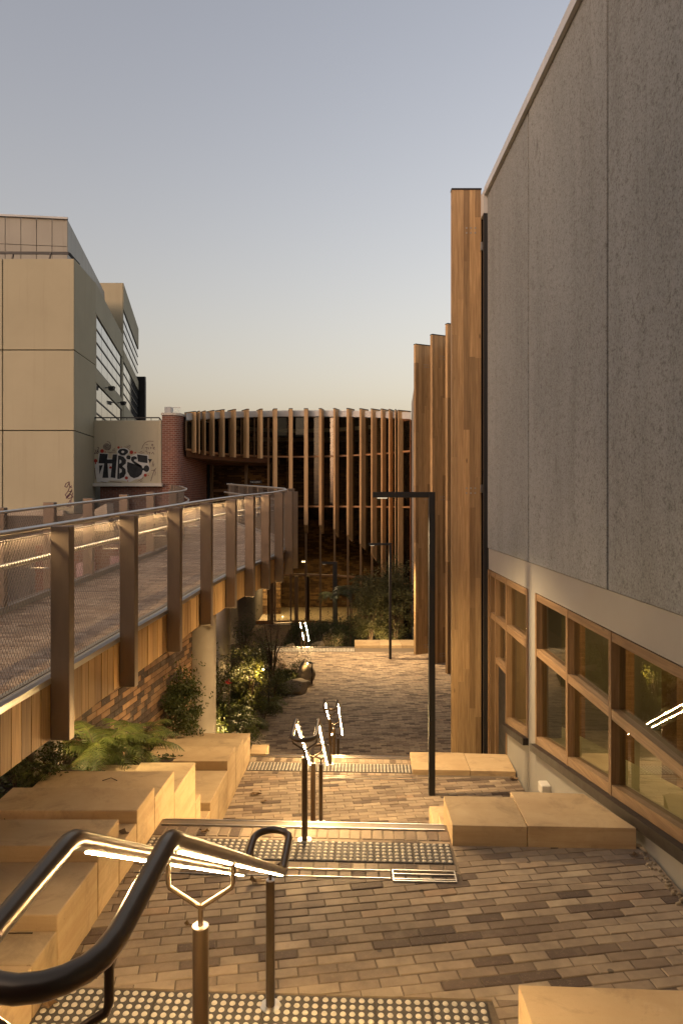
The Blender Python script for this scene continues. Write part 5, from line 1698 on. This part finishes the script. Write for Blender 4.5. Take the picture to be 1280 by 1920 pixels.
def leaf_cloud(m, centers, n, ls, rnd, mi=0, flat=.3, outward=None):
    """n leaves round given clump centres: (center, radius xyz)"""
    for _ in range(n):
        c, rad = rnd.choice(centers)
        while True:
            p = Vector((rnd.uniform(-1, 1), rnd.uniform(-1, 1), rnd.uniform(-1, 1)))
            if .25 < p.length < 1: break
        p = Vector((p.x * rad[0], p.y * rad[1], p.z * rad[2])) + c
        l = ls * rnd.uniform(.55, 1.3)
        d = (Vector((rnd.gauss(0, 1), rnd.gauss(0, 1), rnd.gauss(.25, .7)))).normalized()
        s = d.cross(Vector((rnd.gauss(0, 1), rnd.gauss(0, 1), rnd.gauss(0, 1)))).normalized()
        nn = d.cross(s)
        w = l * flat
        m.add([p, p + d * l * .5 + s * w * .5 + nn * l * .06, p + d * l, p + d * l * .5 - s * w * .5 + nn * l * .06], [(0, 1, 2, 3)], mi)
def shrub(x, y, h, r, label, n=900, ls=.05, mat='shrub', seed=0, flat=.45, group='shrubs in the garden beds', zb=None, clumps=14, name='shrub', open_=.45, stems=5, cat='shrub'):
    rnd = random.Random(seed)
    z = soil_z(x, y) if zb is None else zb
    t = thing(name, label, cat, (x, y, z), group)
    st = MB(); cen = []
    for k in range(stems):
        a = rnd.uniform(0, 6.28); q = rnd.uniform(.2, .8) * r
        top = Vector((x + q * math.cos(a), y + q * math.sin(a), z + h * rnd.uniform(.65, 1.0)))
        mid = Vector((x + q * .35 * math.cos(a), y + q * .35 * math.sin(a), z + h * .45))
        st.tube([(x + rnd.uniform(-.03, .03), y, z - .05), mid, top], [.012 * h + .004, .008 * h + .003, .003], 5)
        for f_ in (.5, .75, 1.0):
            cen.append((mid + (top - mid) * f_, (r * .34, r * .34, h * .16)))
    for k in range(clumps):
        a = rnd.uniform(0, 6.28); q = r * math.sqrt(rnd.random()) * .8
        hh = rnd.uniform(.18, .95) * h * (1 - .35 * (q / r) ** 2)
        cr = r * rnd.uniform(.2, open_)
        cen.append((Vector((x + q * math.cos(a), y + q * math.sin(a), z + hh)), (cr, cr, cr * .8)))
    st.build('stems', M['stem'], t)
    m = MB(); leaf_cloud(m, cen, n, ls, rnd, 0, flat)
    # flyaway sprays
    for k in range(int(n * .06)):
        c, rad = rnd.choice(cen)
        leaf_cloud(m, [(c + Vector((rnd.gauss(0, rad[0]), rnd.gauss(0, rad[0]), abs(rnd.gauss(0, rad[0] * 1.4)))), (.03, .03, .05))], 3, ls, rnd, 0, flat)
    m.build('foliage', M[mat], t)
    return t
shrub(-2.45, 10.1, 1.0, .42, 'dense dark small-leaved shrub left of the round concrete column', 4200, .052, 'shrub', 1, .5, clumps=34)
shrub(-2.15, 10.85, .55, .30, 'rounded low shrub in front of the round concrete column', 1500, .036, 'shrub', 2, .5, clumps=18)
shrub(-2.72, 9.6, .5, .28, 'low dark shrub by the brick wall behind the small tree fern', 700, .04, 'darkleaf', 3)
shrub(-2.2, 16.3, 1.75, .62, 'tall golden lit shrub beside the bright garden light', 3800, .062, 'olive', 4, .38, clumps=30, open_=.34)
shrub(-2.85, 15.4, 1.5, .55, 'dark leafy shrub directly right of the round concrete column', 2200, .06, 'shrub', 5, .42, clumps=20)
shrub(-2.75, 19.2, 2.1, .45, 'thin upright shrub behind the second ramp column', 900, .06, 'darkleaf', 6, .3, clumps=16, open_=.3)
shrub(-1.9, 18.9, 1.9, .75, 'wispy open shrub reaching over the courtyard edge', 700, .055, 'darkleaf', 7, .22, clumps=22, open_=.25, stems=11)
shrub(-1.75, 17.4, .8, .55, 'bushy dark green shrub left of the middle boulder', 1500, .05, 'shrub', 8, .4, clumps=20)
shrub(-1.2, 19.9, .6, .4, 'small green shrub behind the middle boulder', 800, .045, 'shrub', 9, .4)
shrub(-2.3, 21.7, .75, .55, 'low shrub at the far left corner of the courtyard', 900, .05, 'darkleaf', 10, .4)
shrub(-2.6, 13.2, .95, .42, 'leafy shrub between the round column and the pale fern', 2000, .05, 'shrub', 31, .42, clumps=20)
shrub(-2.45, 17.6, 1.35, .55, 'dense leafy shrub behind the golden lit one', 2600, .055, 'olive', 32, .4, clumps=24)
shrub(-1.55, 18.0, .5, .42, 'low mound of leaves against the left end of the large angular boulder', 1300, .04, 'shrub', 33, .45, clumps=18)
shrub(-2.1, 15.0, .5, .5, 'low leafy mound beside the pale wide fern', 1500, .04, 'shrub', 34, .45, clumps=18)
fern(-1.75, 17.0, 'lit fern at the paving edge under the tall garden light', 13, .9, 'fern', .15, 71, .35)
fern(-2.5, 15.9, 'fern at the foot of the golden lit shrub', 13, .95, 'fern', .2, 72, .4)
fern(-2.15, 12.6, 'lit fern leaning over the boulder behind the last sandstone block', 13, .8, 'fern', .12, 73, .4)
shrub(-2.05, 14.0, .42, .42, 'low round ground shrub along the paving edge before the pale ferns', 1300, .036, 'shrub', 11, .5, clumps=18)
shrub(-1.85, 16.2, .40, .40, 'low mounded shrub just left of the courtyard paving edge', 1200, .036, 'shrub', 12, .5, clumps=18)
shrub(-2.62, 6.22, .34, .2, 'small dark leafy plant hiding the concrete footing under the ramp', 420, .04, 'shrub', 91, .45, clumps=10)
shrub(-2.86, 6.0, .3, .22, 'small leafy plant at the far left under the ramp boards', 420, .04, 'shrub', 92, .45, clumps=10)
G2 = 'big shrubs behind the far benches'
shrub(1.15, 27.8, 2.75, .85, 'big bright-edged leafy shrub left of the thin lamp post, behind the benches', 9000, .11, 'olive', 20, .3, G2, Z3 + .3, 40, open_=.36, stems=10)
shrub(2.25, 28.2, 3.2, .95, 'biggest leafy shrub right of the thin lamp post beside the timber wall', 9000, .11, 'olive', 21, .3, G2, Z3 + .3, 40, open_=.36, stems=10)
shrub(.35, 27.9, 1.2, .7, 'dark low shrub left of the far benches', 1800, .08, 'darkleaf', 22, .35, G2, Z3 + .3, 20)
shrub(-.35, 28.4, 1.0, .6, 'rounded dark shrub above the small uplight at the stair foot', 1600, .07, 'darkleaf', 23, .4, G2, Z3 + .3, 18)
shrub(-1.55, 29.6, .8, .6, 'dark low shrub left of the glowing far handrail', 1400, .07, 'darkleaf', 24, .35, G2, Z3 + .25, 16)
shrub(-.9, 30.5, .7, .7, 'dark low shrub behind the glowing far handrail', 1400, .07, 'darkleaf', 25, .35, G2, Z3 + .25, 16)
# ground cover and leaf litter in the bed
rnd = random.Random(77)
m = MB(); lit = MB()
for _ in range(9000):
    y = rnd.uniform(10.5, 23.5); b_ = lerp_list(BOUND, y); x = b_ - .35 - abs(rnd.gauss(0, .55))
    if x < -4.2: continue
    z = soil_z(x, y); l = rnd.uniform(.05, .14)
    k = math.sin(x * 4.1) + math.sin(y * 2.7 + x)
    if k < -.35: continue
    d = Vector((rnd.gauss(0, .5), rnd.gauss(0, .5), rnd.uniform(.35, 1))).normalized(); s = d.orthogonal().normalized()
    p = Vector((x, y, z + rnd.uniform(0, .16) * max(.2, k)))
    m.add([p, p + d * l * .5 + s * l * .2, p + d * l, p + d * l * .5 - s * l * .2], [(0, 1, 2, 3)])
for _ in range(2500):
    y = rnd.uniform(4.6, 9.6); x = rnd.uniform(-3.2, -2.05 if y > 6.3 else -2.5)
    z = soil_z(x, y); l = rnd.uniform(.02, .07)
    d = Vector((rnd.gauss(0, 1), rnd.gauss(0, 1), rnd.uniform(.0, .7))).normalized(); s = d.orthogonal().normalized()
    p = Vector((x, y, z + .01))
    m.add([p, p + d * l * .5 + s * l * .2, p + d * l, p + d * l * .5 - s * l * .2], [(0, 1, 2, 3)])
o = m.build('ground_cover', M['shrub'], None, kind='stuff'); tag(o, 'low green ground cover across the garden bed', 'ground cover')
for _ in range(2600):
    y = rnd.uniform(10.5, 24); b_ = lerp_list(BOUND, y); x = b_ + .12 - abs(rnd.gauss(0, .35)); z = max(soil_z(x, y), zc(x, y)) + .006
    l = rnd.uniform(.02, .06); a = rnd.uniform(0, 6.28); d = Vector((math.cos(a), math.sin(a), rnd.uniform(-.1, .4))); s = Vector((-d.y, d.x, rnd.uniform(-.2, .2)))
    p = Vector((x, y, z)); lit.add([p, p + d * l * .5 + s * l * .3, p + d * l, p + d * l * .5 - s * l * .3], [(0, 1, 2, 3)])
o = lit.build('leaf_litter', M['dryleaf'], None, kind='stuff'); tag(o, 'dry leaf litter along the edge of the garden bed', 'leaf litter')
# far bed strappy leaves
m = MB()
for _ in range(2600):
    x = rnd.uniform(-2.4, 3.4); y = rnd.uniform(27.4, 33.4); z = Z3 + .22
    l = rnd.uniform(.2, .55); a = rnd.uniform(0, 6.28); d = Vector((math.cos(a) * .5, math.sin(a) * .5, 1)).normalized(); s = Vector((-math.sin(a), math.cos(a), 0))
    p = Vector((x, y, z)); q = p + d * l * .6; e = p + d * l + Vector((math.cos(a), math.sin(a), -.5)) * l * .2
    m.add([p - s * .012, p + s * .012, q + s * .012, q - s * .012, e], [(0, 1, 2, 3), (3, 2, 4)])
o = m.build('strappy_leaves', M['darkleaf'], None, kind='stuff'); tag(o, 'dark grassy planting in the bed before the glass facade', 'ground cover')

# boulders
def boulder(x, y, sx, sy, sz, label, seed, rz=0, zb=None, cut=0):
    import bmesh
    from mathutils import noise as mn
    bm = bmesh.new(); bmesh.ops.create_icosphere(bm, subdivisions=4, radius=1)
    pr_ = random.Random(seed * 13)
    planes = []
    for _ in range(11):
        f_ = Vector((pr_.gauss(0, 1), pr_.gauss(0, 1), pr_.gauss(.25, .8))).normalized()
        planes.append((f_, pr_.uniform(.56, .84)))
    for v in bm.verts:
        n_ = v.co.normalized()
        k = 1 + .22 * mn.noise(n_ * 1.3 + Vector((seed * 3.1, 0, 0))) + .10 * mn.noise(n_ * 3.3 + Vector((seed, 5, 0))) + .04 * mn.noise(n_ * 9)
        p = n_ * k
        # flatten into facets
        for (f_, lim) in planes:
            dd = p.dot(f_)
            if dd > lim: p -= f_ * (dd - lim) * .97
        p += n_ * (.018 * mn.noise(n_ * 14 + Vector((seed, 1, 2))))
        v.co = Vector((p.x * sx, p.y * sy, p.z * sz))
    m = MB(); bm.verts.index_update()
    z = (soil_z(x, y) if zb is None else zb) + sz * .45
    m.add([v.co + Vector((x, y, z)) for v in bm.verts], [[v.index for v in f.verts] for f in bm.faces], 0, False)
    bm.free()
    o = m.build('boulder', M['rock'], None, loc=(x, y, z - sz * .5))
    o.rotation_euler = (0, 0, rz)
    return tag(o, label, 'boulder', 'boulders in the garden')
boulder(-1.98, 11.45, .27, .22, .17, 'rounded pale boulder behind the last sandstone block', 1)
boulder(-1.22, 18.55, .46, .36, .30, 'large angular boulder on the courtyard edge, middle of the garden', 2, .3)
boulder(-1.05, 19.5, .32, .30, .42, 'upright boulder leaning behind the large angular one', 5, .8)
boulder(-2.15, 27.9, .3, .3, .25, 'boulder left of the far glowing handrail', 7, 0, Z3 + .2)
boulder(-.95, 28.2, .34, .3, .24, 'flat boulder just right of the far glowing handrail', 8, 0, Z3 + .25)
boulder(-.2, 28.9, .6, .45, .62, 'big dark round boulder near the small uplight at the stair foot', 9, 0, Z3 + .2)

# garden spike lights: stake with a small hooded head
def spike(x, y, h, label, power, target, zb=None, spot=75, headdir=(-1, 0)):
    z = soil_z(x, y) if zb is None else zb
    t = thing('garden_light', label, 'garden light', (x, y, z), 'black spike lights in the garden')
    MB().cyl((x, y), .018, z - .05, z + h, 10).build('stake', M['black'], t)
    hx, hy = headdir
    hd = MB(); hd.tube([(x, y, z + h - .01), (x + hx * .05, y + hy * .05, z + h + .01), (x + hx * .11, y + hy * .11, z + h - .005)], [.02, .032, .034], 10); hd.build('head', M['black'], t)
    bl = MB(); c = Vector((x + hx * .125, y + hy * .125, z + h - .012))
    bl.tube([c, c + Vector((hx * .01, hy * .01, -.004))], .024, 10); bl.build('bulb', M['bulb'], t)
    l = bpy.data.lights.new('garden_lamp', 'SPOT'); l.energy = power; l.color = (1.0, .66, .28); l.spot_size = R(spot); l.spot_blend = .6; l.shadow_soft_size = .03
    lo = bpy.data.objects.new('garden_lamp', l); COL.objects.link(lo); lo.parent = t
    lo.location = c + Vector((hx * .03, hy * .03, .0)) - Vector((x, y, z))
    lo.rotation_euler = (Vector(target) - c).to_track_quat('-Z', 'Y').to_euler()
    return t
spike(-1.93, 13.5, .5, 'small black garden light beside the pale fern', 120, (-2.5, 13.4, -4.3), spot=110)
spike(-1.78, 16.7, 1.05, 'tall garden light with a starry bulb in the golden shrub', 300, (-2.4, 16.1, -4.1), spot=120)
spike(-.83, 19.35, .62, 'small black garden light at the right of the large boulder', 10, (-1.4, 19.0, -5.1), zb=zc(0, 19.3), spot=110)
spike(-2.05, 11.2, .10, 'low uplight glowing at the foot of the round concrete column', 190, (-2.36, 11.45, -2.6), spot=100, headdir=(-.7, .3))
spike(-2.62, 8.45, .08, 'hidden garden light throwing a warm glow on the brick wall', 22, (-2.9, 8.6, -2.6), spot=130, headdir=(-.3, .9))
t = thing('spotlight', 'small spotlight tucked under the ramp behind the nearest post, lighting the ferns', 'spotlight', (-2.66, 6.5, -1.80))
MB().cyl((-2.66, 6.5), .012, -1.74, -1.62, 8).build('bracket', M['black'], t)
MB().tube([(-2.67, 6.47, -1.745), (-2.65, 6.53, -1.775), (-2.64, 6.56, -1.79)], [.03, .036, .036], 10).build('head', M['black'], t)
MB().tube([(-2.639, 6.563, -1.792), (-2.637, 6.568, -1.794)], .027, 10).build('bulb', M['bulb'], t)
l = bpy.data.lights.new('spotlight_lamp', 'SPOT'); l.energy = 42; l.color = (1.0, .74, .34); l.spot_size = R(110); l.spot_blend = .6; l.shadow_soft_size = .03
lo = bpy.data.objects.new('spotlight_lamp', l); COL.objects.link(lo); lo.parent = t
lo.location = Vector((-2.632, 6.58, -1.80)) - Vector((-2.66, 6.5, -1.80))
lo.rotation_euler = (Vector((-2.40, 7.15, -2.35)) - Vector((-2.632, 6.58, -1.80))).to_track_quat('-Z', 'Y').to_euler()
spike(-.15, 27.5, .16, 'low uplight shining at the dark boulder at the stair foot', 40, (-.3, 28.6, -5.6), zb=Z3 + .15, spot=110, headdir=(0, 1))
spike(.75, 29.4, .5, 'garden light shining between the dark tree ferns', 12, (.4, 30.3, -4.6), zb=Z3 + .25, spot=110, headdir=(0, 1))
spike(1.6, 27.0, .25, 'uplight in front of the big leafy shrubs', 110, (1.7, 28.2, -4.2), zb=Z3 + .2, spot=140, headdir=(0, 1))
# red flowers in the bed
m = MB()
fl_ = thing('flower', 'red flower standing in the shade beside the round column', 'flower', (-2.28, 13.9, soil_z(-2.28, 13.9)))
m.tube([(-2.28, 13.9, -4.6), (-2.3, 13.9, -3.75)], .006, 5); m.build('stem', M['stem'], fl_)
m = MB(); leaf_cloud(m, [(Vector((-2.3, 13.9, -3.72)), (.05, .05, .03))], 40, .06, random.Random(3), 0, .5); m.build('petals', M['paintred'], fl_)

# single fallen leaves and twigs
def fallen(x, y, z, s, label, seed):
    r_ = random.Random(seed); m = MB(); n = 9
    P = []
    for k in range(n):
        a = 2 * math.pi * k / n
        q = s * (1 if k % 2 == 0 else .62) * r_.uniform(.8, 1.15)
        P.append((x + q * math.cos(a), y + q * .6 * math.sin(a), z + .006 + abs(r_.gauss(0, s * .25))))
    vs = P + [(x, y, z + .004)]
    m.add(vs, [(k, (k + 1) % n, n) for k in range(n)] + [((k + 1) % n, k, n) for k in range(0)])
    o = m.build('fallen_leaf', M['dryleaf'], None, loc=(x, y, z))
    return tag(o, label, 'leaf', 'dry leaves fallen on the paving')
fallen(*S(.06, 3.62), Z1 + .01, .06, 'curled brown leaf at the left end of the nearest tactile row', 1)
fallen(*S(.10, 3.42), Z1 + .01, .05, 'brown leaf lying against the lowest left stone block', 2)
fallen(*S(.98, 4.86), Z1 + .004, .07, 'brown leaf under the near handrail fork', 3)
fallen(-1.62, 5.05, -2.475, .06, 'dry leaf on the low stone step between taller blocks', 4)
fallen(*S(.42, 5.58), Z1 + .004, .045, 'small leaf on the soldier course by the nosing', 5)
fallen(*S(.28, 8.9), Z2 + .004, .09, 'brown leaf on the second landing near the stone blocks', 6)
fallen(*S(.42, 8.7), Z2 + .004, .06, 'smaller leaf beside another on the second landing', 7)
fallen(*S(.62, 4.35), Z1 + .004, .03, 'tiny leaf on the bricks left of the near handrail post', 8)
fallen(2.25, 5.25, Z1 + .004, .04, 'leaf scrap at the corner of the large bench and hall wall', 9)
fallen(2.38, 9.45, Z2 + .004, .07, 'dark leaves at the wall corner beyond the large bench', 10)
def twig(pts, label):
    m = MB(); m.tube(pts, .004, 5); o = m.build('twig', M['stem'], None, loc=pts[0]); return tag(o, label, 'twig', 'fallen twigs')
x, y = S(1.02, 4.98); twig([(x, y, Z1 + .006), (x + .07, y - .01, Z1 + .012), (x + .13, y - .05, Z1 + .006)], 'dark twig lying by the slot drain')
twig([(-2.05, 3.87, -2.455), (-1.9, 3.86, -2.45), (-1.75, 3.87, -2.455)], 'dark twig along the back edge of the low block under the handrail')
twig([(-2.1, 6.0, -2.466), (-2.03, 6.02, -2.45), (-1.97, 6.0, -2.466)], 'tiny twig on the long sandstone block below the fern')
# crumbs of paving and gravel by the hall wall
m = MB(); rnd = random.Random(5)
for _ in range(60):
    y = rnd.uniform(4.6, 5.3); x = XW(y) - .03 - abs(rnd.gauss(0, .03)); s = rnd.uniform(.004, .016); z = Z1
    m.hexa([(x - s, y - s, z), (x + s, y - s * .8, z), (x + s * .9, y + s, z), (x - s * .8, y + s, z), (x - s * .6, y - s * .6, z + s), (x + s * .5, y - s * .6, z + s * 1.2), (x + s * .5, y + s * .6, z + s), (x - s * .5, y + s * .5, z + s * .9)])
o = m.build('gravel', M['rock'], None, kind='stuff'); tag(o, 'scraps of gravel at the foot of the hall wall', 'gravel')

# ================================================================ lit interiors (rooms that are lit in the photo)
def area(name, loc, size, power, col, rot=(0, 0, 0), parent=None, sy=None):
    l = bpy.data.lights.new(name, 'AREA'); l.energy = power; l.color = col; l.size = size
    if sy: l.shape = 'RECTANGLE'; l.size_y = sy
    o = bpy.data.objects.new(name, l); COL.objects.link(o)
    o.parent = parent; o.location = Vector(loc) - Vector(OFF.get(parent.name, (0, 0, 0))) if parent else loc
    o.rotation_euler = rot
    return o
area('ceiling_lamp', (-1.0, 37.6, -3.2), 3.0, 75, (1.0, .68, .34), parent=far, sy=3.0)
area('ceiling_lamp', (-4.0, 37.0, -4.05), 2.0, 130, (1.0, .70, .36), parent=far, sy=1.5)
area('ceiling_lamp', (-5.0, 38.6, 1.9), 2.0, 9, (1.0, .62, .30), parent=far, sy=1.5)
area('ceiling_lamp', (-.5, 38.2, 2.0), 2.5, 6, (1.0, .62, .30), parent=far, sy=1.5)
area('ceiling_lamp', (XW(6) + 1.7, 5.6, -.97), 1.2, 50, (1.0, .76, .38), parent=hall, sy=9)
for (x, y, z) in ((567, 1054, 35.9), (571, 1054, 35.9), (530, 1157, 37), (594, 1169, 36.2)):
    p = px(x, y, z)
    m = MB(); m.cyl((p.x, p.y), .035, p.z, p.z + .05, 8); m.build('downlight', M['pin'], far)
